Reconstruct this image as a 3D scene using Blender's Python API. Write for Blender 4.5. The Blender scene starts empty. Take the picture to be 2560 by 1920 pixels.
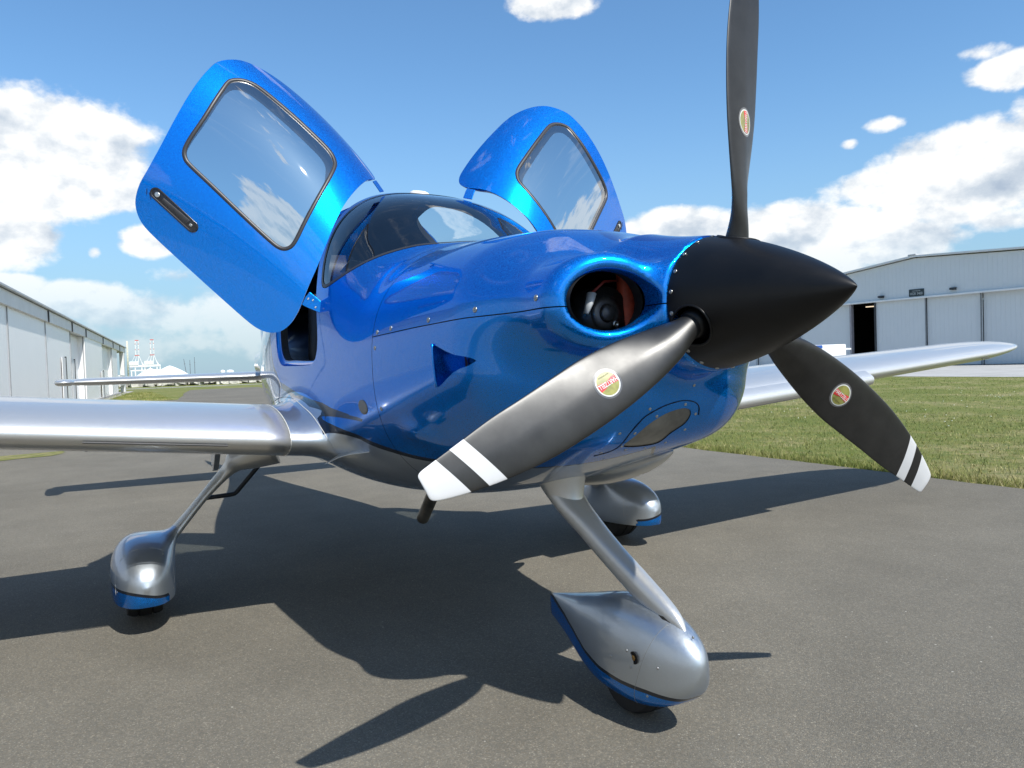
import bpy, bmesh
from mathutils import Vector, Matrix
#<<MATH
import numpy as np, math
HUB=np.array([-0.392,0.0,1.315]); PA=-0.111
# fuselage stations: aft distance s, halfwidth, ztop, zbot, zmid, ntop, nbot
ST=np.array([
[0.30,.400,1.500,1.14,1.315,2.2,2.2],
[0.45,.455,1.532,1.035,1.312,2.25,2.3],
[0.60,.498,1.565,.943,1.300,2.3,2.55],
[0.80,.535,1.595,.866,1.280,2.4,2.6],
[1.00,.562,1.617,.800,1.255,2.4,2.5],
[1.30,.596,1.648,.710,1.220,2.4,2.5],
[1.65,.628,1.678,.630,1.190,2.35,2.5],
[1.85,.642,1.705,.600,1.180,2.3,2.6],
[2.05,.652,1.818,.585,1.180,2.45,2.7],
[2.30,.662,1.970,.575,1.180,2.65,2.8],
[2.60,.670,2.075,.570,1.180,2.7,2.8],
[3.00,.672,2.140,.575,1.180,2.7,2.8],
[3.50,.664,2.140,.610,1.180,2.5,2.7],
[4.20,.600,2.020,.690,1.180,2.1,2.5],
[5.00,.470,1.780,.830,1.200,2.1,2.3],
[6.00,.290,1.560,.970,1.230,2.0,2.1],
[7.00,.150,1.440,1.07,1.250,2.0,2.0],
[7.80,.060,1.380,1.14,1.260,2.0,2.0]])
_xs=np.linspace(.3,7.8,1501)
def _pchip(x,X,Y):
    h=np.diff(X);d=np.diff(Y)/h;m=np.zeros(len(X))
    m[1:-1]=(h[1:]*d[:-1]+h[:-1]*d[1:])/(h[1:]+h[:-1]);m[0]=d[0];m[-1]=d[-1]
    i=np.clip(np.searchsorted(X,x)-1,0,len(X)-2);t=(x-X[i])/h[i]
    return (2*t**3-3*t**2+1)*Y[i]+(t**3-2*t**2+t)*h[i]*m[i]+(-2*t**3+3*t**2)*Y[i+1]+(t**3-t**2)*h[i]*m[i+1]
_tab=[]
for k in range(1,7):
    y=_pchip(_xs,ST[:,0],ST[:,k])
    ker=np.hanning(31);ker/=ker.sum()
    y=np.convolve(np.pad(y,15,mode='reflect',reflect_type='odd'),ker,'valid')
    _tab.append(y)
def sec(s): return [np.interp(s,_xs,y) for y in _tab]
def smin(a,b,k):
    h=np.clip(.5+.5*(b-a)/k,0,1); return b*(1-h)+a*h-k*h*(1-h)
def smax(a,b,k): return -smin(-a,-b,k)
def F_sec(x,y,z):
    s=-x; w,zt,zb,zm,nt,nb=sec(s)
    up=z>zm; h=np.where(up,zt-zm,zm-zb); n=np.where(up,nt,nb)
    a=np.abs(y)/w+1e-9; b=np.abs(z-zm)/h+1e-9
    q=(a**n+b**n)**(1/n)
    rad=np.sqrt(y*y+(z-zm)**2)+1e-6
    return (q-1)*rad/np.maximum(q,.3)
def wing_ref(y):
    ay=np.abs(y); sl=np.where(y<0,.100,.067)
    le=2.12+.045*(ay-.65); ch=1.46-.125*(ay-.65); zc=.865+sl*(ay-.85)
    th=.155
    return le,ch,zc,th
def F_wing(x,y,z):
    le,ch,zc,th=wing_ref(y); u=(-x-le)/ch
    T=th/2/.385
    uc=np.clip(u,0,1)
    t2=np.where(u>1,-(u-1)*.02,np.where(u<0,T*T*u,T*T*uc*(1-uc)**2))
    cam=.03*np.sin(np.pi*uc)-.02*uc
    zz=(z-zc)/ch-cam
    f=zz*zz-t2
    dt=np.where(u>1,-.02,np.where(u<0,T*T,T*T*((1-uc)**2-2*uc*(1-uc))))
    g=np.sqrt(4*zz*zz+dt*dt)+1e-4
    return f/g*ch
INL=(0.311,1.327)
def F_cowl(x,y,z):
    s=-x; ay=np.abs(y)
    body=F_sec(x,y,z)
    # cheek lobes round the inlets
    ey=(ay-.314)/.172; ez=(z-1.327)/.136
    q=np.sqrt(ey*ey+ez*ez)+1e-9; rad=np.sqrt((ay-.318)**2+(z-1.326)**2)
    cheek=(q-1)*rad/q
    cheek=smax(cheek,(.482+.27*(ay-.19)-s)*.96,.055)
    # spinner collar
    r=np.sqrt(y*y+(z-1.315)**2); rc=.1885+.13*np.clip(s-.44,0,.30)+.3*np.clip(s-.52,0,.2)**2
    neck=smax(r-rc,.449-s,.009)
    # raked lower nose
    front=(.66-s)+.35*np.clip(z-1.2,-.5,.5)*0
    body=smax(body,(.625+1.1*np.clip(z-1.36,0,1)-s)+.9*np.clip(y*y-.04,0,1),.16)
    f=smin(body,cheek,.11)
    f=smin(f,neck,.07)
    # inlet bore
    ey=(ay-INL[0])/.117; ez=(z-INL[1])/.081
    q=np.sqrt(ey*ey+ez*ez)+1e-9; rad=np.sqrt((ay-INL[0])**2+(z-INL[1])**2)
    bore=(q-1)*rad/q
    bore=smax(bore,s-1.0,.01)
    kk=.008+.024*np.clip((ay-.21)/.12,0,1); f=smax(f,-bore,kk); f=smax(f,.4455-s,.010)
    # front landing/blister bump
    f=f-.016*np.exp(-((x+1.40)/.105)**2-((z-.925)/.042)**2)*(ay>.3)
    return f
def F_fus(x,y,z):
    f=F_sec(x,y,z)
    w=F_wing(x,y,z)
    return smin(f,w,.16)
def F_body(x,y,z):
    return np.where(x>-1.65,F_cowl(x,y,z),F_fus(x,y,z))
def grad(F,P,h=.004):
    g=np.empty_like(P)
    for i in range(3):
        d=np.zeros(3);d[i]=h; A=P+d;B=P-d
        g[:,i]=(F(*A.T)-F(*B.T))/(2*h)
    return g
# door hinge (starboard); port is mirrored
DA=np.array([-2.562,-.239,2.078]);DB=np.array([-2.326,-.658,1.471]);DPHI=-1.293
def rotm(A,B,phi):
    k=(B-A)/np.linalg.norm(B-A);K=np.array([[0,-k[2],k[1]],[k[2],0,-k[0]],[-k[1],k[0],0]])
    return np.eye(3)+math.sin(phi)*K+(1-math.cos(phi))*K@K
DR=rotm(DA,DB,DPHI)
def door_fwd(P): return (np.asarray(P)-DA)@DR.T+DA
def door_inv(P): return (np.asarray(P)-DA)@DR+DA
def psi(P): # unwrapped girth coordinate: s, 0.8*angle from top (port +)
    P=np.asarray(P); return np.stack([-P[...,0],.8*np.arctan2(P[...,1],P[...,2]-1.2)],-1)
# propeller blade: radius r, chord coordinate t (+ leading edge), n off the chord plane (+ front)
BR=np.array([.10,.17,.20,.25,.30,.40,.50,.60,.70,.80,.90,.96,1.000])
BTE=np.array([-.033,-.033,-.036,-.045,-.052,-.063,-.067,-.061,-.054,-.048,-.036,-.029,-.024])
BLE=np.array([.033,.034,.042,.060,.072,.089,.100,.105,.105,.096,.079,.064,.052])
BTH=np.array([.033,.032,.028,.021,.018,.0135,.0115,.0095,.0080,.0066,.0052,.0042,.0032])
def blade_axis(k):
    th=math.radians((90,210,330)[k])+PA
    e=np.array([0,math.cos(th),math.sin(th)]); return e,-np.cross(e,[1,0,0])
def blade_pt(k,r,t,n):
    r=np.asarray(r,float);t=np.asarray(t,float);n=np.asarray(n,float)
    e,m=blade_axis(k); b=np.arctan(1.15/(2*np.pi*np.maximum(r,.12)))
    X=np.array([1.,0,0])
    c=m*np.cos(b)[...,None]+X*np.sin(b)[...,None]
    nn=X*np.cos(b)[...,None]-m*np.sin(b)[...,None]
    return HUB+e*r[...,None]+c*t[...,None]+nn*n[...,None]
def blade_front(r,t):
    te=np.interp(r,BR,BTE);le=np.interp(r,BR,BLE);th=np.interp(r,BR,BTH)
    u=np.clip((t-(te+le)/2)/((le-te)/2),-1,1)
    return th*1.35*np.sqrt(np.maximum(1-u*u,0))
#MATH>>
# ---------------------------------------------------------------- camera, world, sun
S=bpy.context.scene; COL=S.collection
CC=Vector((1.16817,-1.52347,1.16367)); YAW,PIT,ROL,FOC=2.6537,-.0266952,-.0338842,1.900428
fw=Vector((math.cos(YAW)*math.cos(PIT),math.sin(YAW)*math.cos(PIT),math.sin(PIT)))
rr=fw.cross(Vector((0,0,1))).normalized(); uu=rr.cross(fw)
r2=rr*math.cos(ROL)+uu*math.sin(ROL); u2=-rr*math.sin(ROL)+uu*math.cos(ROL)
cd=bpy.data.cameras.new('camera'); cd.sensor_width=36; cd.lens=FOC*1000/2560*36
cd.clip_start=.05; cd.clip_end=6000
cam=bpy.data.objects.new('camera',cd); COL.objects.link(cam)
cam.matrix_world=Matrix(((r2.x,u2.x,-fw.x,CC.x),(r2.y,u2.y,-fw.y,CC.y),(r2.z,u2.z,-fw.z,CC.z),(0,0,0,1)))
S.camera=cam
S.view_settings.view_transform='Standard'; S.view_settings.look='None'; S.view_settings.gamma=1
S.view_settings.exposure=0.35
SUNV=Vector((.79,.157,1)).normalized(); SEL=math.asin(SUNV.z); SROT=math.atan2(SUNV.x,SUNV.y)
sl=bpy.data.lights.new('sun','SUN'); sl.energy=4.4; sl.angle=math.radians(.53); sl.color=(1,.965,.90)
so=bpy.data.objects.new('sun',sl); COL.objects.link(so)
so.rotation_euler=SUNV.to_track_quat('Z','Y').to_euler()

class NT:
    """tiny helper to wire node maths"""
    def __init__(s,tree): s.t=tree; s.n=tree.nodes; s.l=tree.links
    def new(s,typ,**kw):
        n=s.n.new(typ)
        for k,v in kw.items(): setattr(n,k,v)
        return n
    def put(s,sock,v):
        if isinstance(v,bpy.types.NodeSocket): s.l.new(v,sock)
        elif v is not None: sock.default_value=v
    def m(s,op,a,b=None,c=None,clamp=False):
        n=s.n.new('ShaderNodeMath'); n.operation=op; n.use_clamp=clamp
        s.put(n.inputs[0],a)
        if b is not None: s.put(n.inputs[1],b)
        if c is not None: s.put(n.inputs[2],c)
        return n.outputs[0]
    def ss(s,v,a,b,o0=0.,o1=1.):
        n=s.n.new('ShaderNodeMapRange'); n.interpolation_type='SMOOTHSTEP'
        s.put(n.inputs[0],v)
        for i,q in enumerate((a,b,o0,o1)): n.inputs[i+1].default_value=q
        return n.outputs[0]
    def mix(s,f,a,b):
        n=s.n.new('ShaderNodeMix'); n.data_type='RGBA'
        s.put(n.inputs[0],f); s.put(n.inputs[6],a); s.put(n.inputs[7],b); return n.outputs[2]
    def noise(s,vec,scale,det=4,rough=.5,dim='3D',dist=0.):
        n=s.n.new('ShaderNodeTexNoise'); n.noise_dimensions=dim
        s.put(n.inputs['Vector'],vec); n.inputs['Scale'].default_value=scale
        n.inputs['Detail'].default_value=det; n.inputs['Roughness'].default_value=rough
        n.inputs['Distortion'].default_value=dist
        return n.outputs[0]
    def comb(s,x,y,z):
        n=s.n.new('ShaderNodeCombineXYZ')
        for i,q in enumerate((x,y,z)): s.put(n.inputs[i],q)
        return n.outputs[0]
    def sep(s,v):
        n=s.n.new('ShaderNodeSeparateXYZ'); s.put(n.inputs[0],v); return n.outputs
    def ramp(s,f,stops,interp='LINEAR'):
        n=s.n.new('ShaderNodeValToRGB'); n.color_ramp.interpolation=interp
        el=n.color_ramp.elements
        while len(el)<len(stops): el.new(.5)
        for e,(p,c) in zip(el,stops): e.position=p; e.color=(*c,1) if len(c)==3 else c
        s.put(n.inputs[0],f); return n.outputs[0]

W=bpy.data.worlds.new('World'); S.world=W; W.use_nodes=True
def px_dir(x,y):
    d=fw+r2*((x*1.15732-1280)/(FOC*1000))+u2*((960-y*1.15732)/(FOC*1000)); d.normalize()
    return math.atan2(d.y,d.x)%(2*math.pi), math.asin(d.z)
def build_world():
    kc=lambda r,g,b:(r/SKY,g/SKY,b/SKY,1)
    t=W.node_tree; t.nodes.clear(); k=NT(t)
    sky=k.new('ShaderNodeTexSky'); sky.sky_type='NISHITA'; sky.sun_disc=False
    sky.sun_elevation=SEL; sky.sun_rotation=SROT; sky.air_density=1.1; sky.dust_density=.3; sky.ozone_density=2.2; sky.altitude=0
    tc=k.new('ShaderNodeTexCoord'); gen=tc.outputs['Generated']
    x,y,z=k.sep(gen)
    az=k.m('ARCTAN2',y,x); az=k.m('MODULO',k.m('ADD',az,2*math.pi),2*math.pi)
    el=k.m('ARCSINE',z)
    # cumulus clouds placed by azimuth / elevation: (px x, px y, half width px, half height px, strength)
    BL=[(40,330,250,125,1.0),(175,395,150,62,.9),(20,520,85,62,.85),(318,522,62,34,.8),(205,545,14,14,.45),
        (30,612,60,22,.7),(170,650,130,42,.75),(330,680,190,52,.62),(480,655,120,50,.66),(260,740,300,40,.42),(420,600,80,20,.3),
        (2100,375,200,98,1.1),(1900,405,120,40,.85),(2200,470,90,30,.7),
        (1480,490,140,46,.95),(1690,505,230,66,.95),(1930,525,150,48,.9),(1640,560,300,50,.8),(1850,600,200,40,.5),
        (2190,150,80,34,.66),(2130,110,40,16,.4),(1910,270,38,16,.45),(1835,312,20,12,.4),
        (1190,8,110,34,.8),(640,760,120,20,.3),(1000,700,500,40,.4),
        (2330,250,120,60,.9)]
    vec=k.comb(k.m('MULTIPLY',az,1.0),k.m('MULTIPLY',el,1.35),0.0)
    n1=k.noise(vec,9.,9,.56); n2=k.noise(k.comb(k.m('ADD',az,.012),k.m('ADD',k.m('MULTIPLY',el,1.35),.028),0.0),9.,9,.56)
    nb=k.noise(vec,34.,6,.6)
    field=None; F0=FOC*1000/1.15732
    BL=BL+[('d',1.0,.20,.80,.26,1.3),('d',.3,.16,.7,.16,1.1),('d',5.93,.42,.26,.17,1.6),('d',5.80,.34,.20,.12,1.0)]  # first: low cloud bank out of view, added to brighten the left hangar
    for q_ in BL:
        if q_[0]=='d': a,e,rx,ry,w=q_[1],q_[2],q_[3]*F0,q_[4]*F0,q_[5]
        else: (px,py,rx,ry,w)=q_; a,e=px_dir(px,py)
        dx=k.m('MULTIPLY',k.m('SUBTRACT',az,a),F0/rx*.98); dy=k.m('MULTIPLY',k.m('SUBTRACT',el,e),F0/ry*.98)
        q=k.m('ADD',k.m('MULTIPLY',dx,dx),k.m('MULTIPLY',dy,dy))
        g=k.m('MULTIPLY',k.m('SUBTRACT',1.0,k.m('MINIMUM',q,3.2)),w)
        field=g if field is None else k.m('SMOOTH_MAX',field,g,.25)
    # beyond the picture: scattered cumulus all round
    gn=k.noise(k.comb(k.m('MULTIPLY',az,1.0),k.m('MULTIPLY',el,1.7),3.1),1.7,2,.5)
    ev=k.ss(el,.10,.55,1.0,.25)
    gen2=k.m('SUBTRACT',k.m('MULTIPLY',k.m('SUBTRACT',gn,.53),7.0),k.m('SUBTRACT',1.0,ev))
    a0,e0=px_dir(1106,500)
    off=k.m('ABSOLUTE',k.m('SUBTRACT',az,a0)); vis=k.m('MULTIPLY',k.ss(off,.72,.85),k.ss(k.m('ABSOLUTE',k.m('SUBTRACT',az,5.95)),.40,.55)); hi=k.ss(el,.66,.80)
    g2=k.m('SUBTRACT',gen2,k.m('MULTIPLY',k.m('SUBTRACT',1.0,k.m('MAXIMUM',vis,hi)),4.0))
    field=k.m('MAXIMUM',field,g2)
    edge=k.m('ADD',field,k.m('ADD',k.m('MULTIPLY',k.m('SUBTRACT',n1,.5),2.1),k.m('MULTIPLY',k.m('SUBTRACT',nb,.5),.7)))
    mask=k.ss(edge,.0,.45)
    # faint high cirrus
    ci=k.noise(k.comb(k.m('MULTIPLY',az,.6),k.m('MULTIPLY',el,3.5),7.),3.4,7,.62,dist=.6)
    cim=k.m('MULTIPLY',k.m('MULTIPLY',k.ss(ci,.52,.80),.30),k.m('MAXIMUM',vis,hi))
    lit=k.m('ADD',k.m('MULTIPLY',k.m('SUBTRACT',n1,n2),4.0),k.ss(edge,.1,2.4,1.0,.60),clamp=True)
    ccol=k.ramp(lit,[(0.0,(.36,.43,.53)),(.40,(.50,.56,.63)),(.75,(.70,.73,.76)),(1.0,(.86,.86,.84))])
    cs=k.new('ShaderNodeVectorMath',operation='SCALE'); k.put(cs.inputs[0],ccol); cs.inputs[3].default_value=1/SKY; ccol=cs.outputs[0]
    # sky colour scaled
    sk=k.new('ShaderNodeVectorMath',operation='SCALE'); tn=k.new('ShaderNodeVectorMath',operation='MULTIPLY'); k.put(tn.inputs[0],sky.outputs[0]); tn.inputs[1].default_value=(.66,.90,1.04); k.put(sk.inputs[0],tn.outputs[0]); sk.inputs[3].default_value=1.0
    # milky haze towards the horizon, part of the air itself
    hz=k.ss(el,-.02,.42,1.0,0.0); hz=k.m('POWER',hz,1.6)
    base=k.mix(k.m('MULTIPLY',hz,.86),sk.outputs[0],kc(.27,.40,.52))
    base=k.mix(cim,base,kc(.85,.9,.95))
    lowt=k.ss(el,.0,.17,.25,.97); colr=k.mix(k.m('MULTIPLY',mask,lowt),base,ccol)
    lum=k.new('ShaderNodeBackground'); k.put(lum.inputs[0],colr); lum.inputs[1].default_value=SKY
    out=k.new('ShaderNodeOutputWorld'); t.links.new(lum.outputs[0],out.inputs[0])
SKY=.135
build_world()
W.cycles.sampling_method='MANUAL'; W.cycles.sample_map_resolution=1024
S.cycles.max_bounces=8; S.cycles.transparent_max_bounces=16; S.cycles.sample_clamp_indirect=6.0
S.cycles.caustics_reflective=False; S.cycles.caustics_refractive=False
# ---------------------------------------------------------------- materials
MATS={}
def mat(name,color=(.5,.5,.5),rough=.5,metal=0.,coat=0.,coatr=.03,spec=.5,build=None,**kw):
    if name in MATS: return MATS[name]
    m=bpy.data.materials.new(name); m.use_nodes=True; k=NT(m.node_tree); b=k.n['Principled BSDF']
    b.inputs['Base Color'].default_value=(*color,1); b.inputs['Roughness'].default_value=rough
    b.inputs['Metallic'].default_value=metal; b.inputs['Coat Weight'].default_value=coat
    b.inputs['Coat Roughness'].default_value=coatr; b.inputs['Specular IOR Level'].default_value=spec
    for q,v in kw.items(): b.inputs[q].default_value=v
    if build: build(k,b)
    MATS[name]=m; return m
def objco(k):
    return k.new('ShaderNodeTexCoord').outputs['Object']
def vary(amount=.12,scale=3.,rough=0.,bump=0.,bscale=60.,detail=5):
    """soft colour / roughness variation and a fine bump, in object space"""
    def f(k,b):
        co=objco(k); n=k.noise(co,scale,detail,.6)
        c=tuple(b.inputs['Base Color'].default_value)
        d=tuple(x*(1-amount) for x in c[:3])+(1,); e=tuple(min(x*(1+amount),1) for x in c[:3])+(1,)
        k.put(b.inputs['Base Color'],k.mix(k.ss(n,.3,.7),d,e))
        if rough: 
            r=b.inputs['Roughness'].default_value
            k.put(b.inputs['Roughness'],k.ss(n,.25,.75,max(r-rough,.02),r+rough))
        if bump:
            bn=k.new('ShaderNodeBump'); bn.inputs['Strength'].default_value=1; bn.inputs['Distance'].default_value=bump
            k.put(bn.inputs['Height'],k.noise(co,bscale,3,.6)); k.put(b.inputs['Normal'],bn.outputs[0])
    return f
BLUE=(.0,.275,.80); BLUEL=(.004,.16,.75); SILV=(.66,.665,.655); BLK=(.008,.008,.009)
def flake(k,co,amt=.10):
    """metallic flake: tiny random tilt of the normal"""
    v=k.new('ShaderNodeTexVoronoi'); k.put(v.inputs['Vector'],co); v.inputs['Scale'].default_value=900
    mp=k.new('ShaderNodeVectorMath',operation='SUBTRACT'); k.put(mp.inputs[0],v.outputs['Color']); mp.inputs[1].default_value=(.5,.5,.5)
    sc=k.new('ShaderNodeVectorMath',operation='SCALE'); k.put(sc.inputs[0],mp.outputs[0]); sc.inputs[3].default_value=amt
    g=k.new('ShaderNodeNewGeometry'); ad=k.new('ShaderNodeVectorMath',operation='ADD')
    k.put(ad.inputs[0],g.outputs['Normal']); k.put(ad.inputs[1],sc.outputs[0])
    nm=k.new('ShaderNodeVectorMath',operation='NORMALIZE'); k.put(nm.inputs[0],ad.outputs[0]); return nm.outputs[0]
def orange_peel(k,co,b,strength=.00005):
    bn=k.new('ShaderNodeBump'); bn.inputs['Strength'].default_value=1; bn.inputs['Distance'].default_value=strength
    n=k.noise(co,26.,2,.5); k.put(bn.inputs['Height'],n); k.put(b.inputs['Coat Normal'],bn.outputs[0])
def paint_build(livery):
    def f(k,b):
        co=objco(k)
        k.put(b.inputs['Normal'],flake(k,co,.07))
        orange_peel(k,co,b)
        vf=k.new('ShaderNodeTexVoronoi'); k.put(vf.inputs['Vector'],co); vf.inputs['Scale'].default_value=1300
        fl=k.m('GREATER_THAN',k.sep(vf.outputs['Color'])[0],.58)      # coarse and fine flakes
        r0=b.inputs['Roughness'].default_value
        rough_b=k.m('ADD',.24,k.m('MULTIPLY',fl,.44)); rough_s=k.m('ADD',.36,k.m('MULTIPLY',fl,.22))
        k.put(b.inputs['Roughness'],rough_b if r0>.5 else rough_s)
        if livery:
            at=k.new('ShaderNodeAttribute'); at.attribute_name='livery'; v=at.outputs['Fac']
            a2=k.new('ShaderNodeAttribute'); a2.attribute_name='fillet'; sv=k.m('LESS_THAN',a2.outputs['Fac'],-.0001)
            v=k.m('SUBTRACT',v,sv)
            blue=k.ss(v,.0,.0012)               # v>0 blue
            blk=k.ss(v,-.030,-.0288)            # v>-.03 black
            c=k.mix(blk,(*SILV,1),(*BLK,1)); c=k.mix(blue,c,(*BLUE,1)); k.put(b.inputs['Base Color'],c)
            k.put(b.inputs['Metallic'],k.m('SUBTRACT',1.0,k.m('MULTIPLY',k.m('SUBTRACT',blk,blue),.9)))
            mr=k.new('ShaderNodeMix'); mr.data_type='FLOAT'; k.put(mr.inputs[0],blue); k.put(mr.inputs[2],rough_s); k.put(mr.inputs[3],rough_b); k.put(b.inputs['Roughness'],mr.outputs[0])
    return f
def M_livery(): return mat('livery_paint',BLUE,.33,.85,1.,.02,build=paint_build(True),**{'Coat IOR':1.5,'Specular Tint':(.35,.55,.95,1),'Coat Tint':(.80,.86,.93,1)})
def M_blue(): return mat('blue_metallic_paint',BLUE,.62,1.,1.,.02,build=paint_build(False),**{'Coat IOR':1.5,'Specular Tint':(.1,.4,.85,1),'Coat Tint':(.8,.9,.97,1)})
def M_silver(): return mat('silver_metallic_paint',SILV,.42,.8,.6,.05,build=paint_build(False),**{'Coat IOR':1.55})
def M_satin(): return mat('satin_black_paint',(.0032,.0032,.0036),.42,0,0,spec=.34,build=vary(.15,9.,.04))
def M_rubber(): return mat('black_rubber',(.012,.012,.012),.75,build=vary(.2,20.,.08,.0004,90.))
def M_trim(): return mat('window_rubber_seal',(.03,.03,.034),.42,build=vary(.15,12.))
def M_int(): return mat('dark_cabin_lining',(.020,.020,.023),.8,build=vary(.2,14.,0,.0006,180.))
def M_black(): return mat('matt_black',(.004,.004,.004),.9,build=vary(.2,8.))
def M_steel(): return mat('bare_steel',(.45,.44,.41),.32,1.,build=vary(.15,30.,.08))
def M_white(): return mat('white_plastic',(.78,.78,.76),.4,build=vary(.05,8.))
def glass_build(tint,refl,r0=.015):
    def f(k,b):
        t=k.t; out=k.n['Material Output']; k.n.remove(b)
        tr=k.new('ShaderNodeBsdfTransparent'); tr.inputs[0].default_value=(*tint,1)
        gl=k.new('ShaderNodeBsdfGlossy'); gl.inputs['Roughness'].default_value=.012; gl.inputs[0].default_value=(1,1,1,1)
        fr=k.new('ShaderNodeFresnel'); fr.inputs[0].default_value=1.55
        f2=k.m('MULTIPLY_ADD',fr.outputs[0],refl,r0,clamp=True)
        mx=k.new('ShaderNodeMixShader'); k.put(mx.inputs[0],f2); t.links.new(tr.outputs[0],mx.inputs[1]); t.links.new(gl.outputs[0],mx.inputs[2])
        t.links.new(mx.outputs[0],out.inputs[0])
    return f
def M_glass(): return mat('clear_acrylic_windshield',build=glass_build((.80,.84,.84),1.25))
def M_dglass(): return mat('tinted_door_acrylic',build=glass_build((.46,.53,.56),1.6,.27))
def blade_build(k,b):
    co=objco(k); at=k.new('ShaderNodeAttribute'); at.attribute_name='band'; v=at.outputs['Fac']
    w1=k.m('MULTIPLY',k.ss(v,.865,.8655),k.ss(v,.9080,.9085,1,0)); w2=k.ss(v,.9490,.9495)
    w=k.m('MAXIMUM',w1,w2)
    n=k.noise(co,12.,6,.62); g=k.mix(k.ss(n,.3,.7),(.060,.060,.060,1),(.076,.076,.075,1))
    k.put(b.inputs['Base Color'],k.mix(w,g,(.60,.61,.62,1)))
    k.put(b.inputs['Roughness'],k.ss(k.noise(co,7.,5,.6),.3,.75,.38,.46))
    k.put(b.inputs['Metallic'],k.m('MULTIPLY',k.m('SUBTRACT',1.,w),.88))
    bn=k.new('ShaderNodeBump'); bn.inputs['Strength'].default_value=1; bn.inputs['Distance'].default_value=.00010
    k.put(bn.inputs['Height'],k.noise(co,700.,2,.6)); k.put(b.inputs['Normal'],bn.outputs[0])
def M_blade(): return mat('grey_propeller_paint',(.055,.055,.055),.36,.35,build=blade_build)
def asphalt_build(k,b):
    co=objco(k)
    v=k.new('ShaderNodeTexVoronoi'); k.put(v.inputs['Vector'],co); v.inputs['Scale'].default_value=250
    s1=k.sep(v.outputs['Color'])
    c=k.ramp(s1[0],[(0,(.080,.075,.063)),(.45,(.118,.110,.094)),(.80,(.156,.146,.124)),(.93,(.25,.23,.195)),(1.0,(.46,.43,.37))])
    c2=k.ramp(s1[1],[(0,(.078,.082,.090)),(.6,(.140,.127,.105)),(.90,(.20,.155,.11)),(1.0,(.38,.32,.25))])
    c=k.mix(.42,c,c2); c=k.mix(.45,c,(.126,.120,.106,1))
    big=k.noise(co,.35,6,.62); med=k.noise(co,2.6,5,.6)
    mm=k.m('MULTIPLY',k.ss(big,.25,.75,.84,1.12),k.ss(med,.25,.75,.92,1.07))
    fine=k.noise(co,75.,4,.7); mm=k.m('MULTIPLY',mm,k.ss(fine,.3,.7,.90,1.10))
    # odd pale chips and dark patches
    v2=k.new('ShaderNodeTexVoronoi'); k.put(v2.inputs['Vector'],co); v2.inputs['Scale'].default_value=16
    chip=k.m('MULTIPLY',k.ss(v2.outputs['Distance'],.05,.075,1,0),k.m('GREATER_THAN',k.sep(v2.outputs['Color'])[0],.86))
    st=k.noise(co,.8,6,.7); mm=k.m('MULTIPLY',k.m('MULTIPLY',mm,k.ss(st,.62,.72,1.,.90)),1.16)
    c=k.mix(1.0,c,c); tt=k.new('ShaderNodeVectorMath',operation='MULTIPLY'); k.put(tt.inputs[0],c); tt.inputs[1].default_value=(1.0,.985,.92); c=tt.outputs[0]; sc=k.new('ShaderNodeVectorMath',operation='SCALE'); k.put(sc.inputs[0],c); k.put(sc.inputs[3],mm)
    k.put(b.inputs['Base Color'],k.mix(k.m('MULTIPLY',chip,.8),sc.outputs[0],(.45,.43,.38,1)))
    bn=k.new('ShaderNodeBump'); bn.inputs['Strength'].default_value=.9; bn.inputs['Distance'].default_value=.0022
    h=k.m('ADD',k.m('MULTIPLY',v.outputs['Distance'],-.8),fine); k.put(bn.inputs['Height'],h); k.put(b.inputs['Normal'],bn.outputs[0])
def M_asphalt(): return mat('worn_asphalt',(.14,.13,.12),.88,spec=.35,build=asphalt_build)
def grass_ground_build(k,b):
    co=objco(k)
    n=k.noise(co,.45,6,.65); n2=k.noise(co,5.,6,.7); n3=k.noise(co,60.,4,.7)
    c=k.ramp(k.ss(n,.3,.7),[(0,(.130,.155,.028)),(.45,(.185,.190,.050)),(.75,(.27,.24,.10)),(1,(.33,.28,.15))])
    d=k.mix(k.ss(n2,.35,.7),c,(.095,.140,.026,1))
    d=k.mix(k.m('MULTIPLY',k.ss(n3,.45,.75),.5),d,(.36,.33,.18,1))
    k.put(b.inputs['Base Color'],d)
    bn=k.new('ShaderNodeBump'); bn.inputs['Distance'].default_value=.03; bn.inputs['Strength'].default_value=.8
    k.put(bn.inputs['Height'],k.m('ADD',n3,n2)); k.put(b.inputs['Normal'],bn.outputs[0])
def M_turf(): return mat('turf_ground',(.1,.15,.04),.95,spec=.2,build=grass_ground_build)
def concrete_build(k,b):
    co=objco(k); n=k.noise(co,.6,6,.6); n2=k.noise(co,30.,4,.6)
    c=k.mix(k.ss(n,.3,.7),(.36,.35,.33,1),(.44,.43,.41,1)); c=k.mix(k.m('MULTIPLY',k.ss(n2,.4,.7),.3),c,(.30,.29,.27,1))
    x,y,z=k.sep(co)
    jx=k.m('LESS_THAN',k.m('ABSOLUTE',k.m('SUBTRACT',k.m('FRACT',k.m('MULTIPLY',x,.2)),.5)),.006)
    jy=k.m('LESS_THAN',k.m('ABSOLUTE',k.m('SUBTRACT',k.m('FRACT',k.m('MULTIPLY',y,.2)),.5)),.006)
    k.put(b.inputs['Base Color'],k.mix(k.m('MAXIMUM',jx,jy),c,(.17,.165,.155,1)))
def M_conc(): return mat('pale_concrete',(.4,.4,.38),.9,build=concrete_build)
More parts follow.
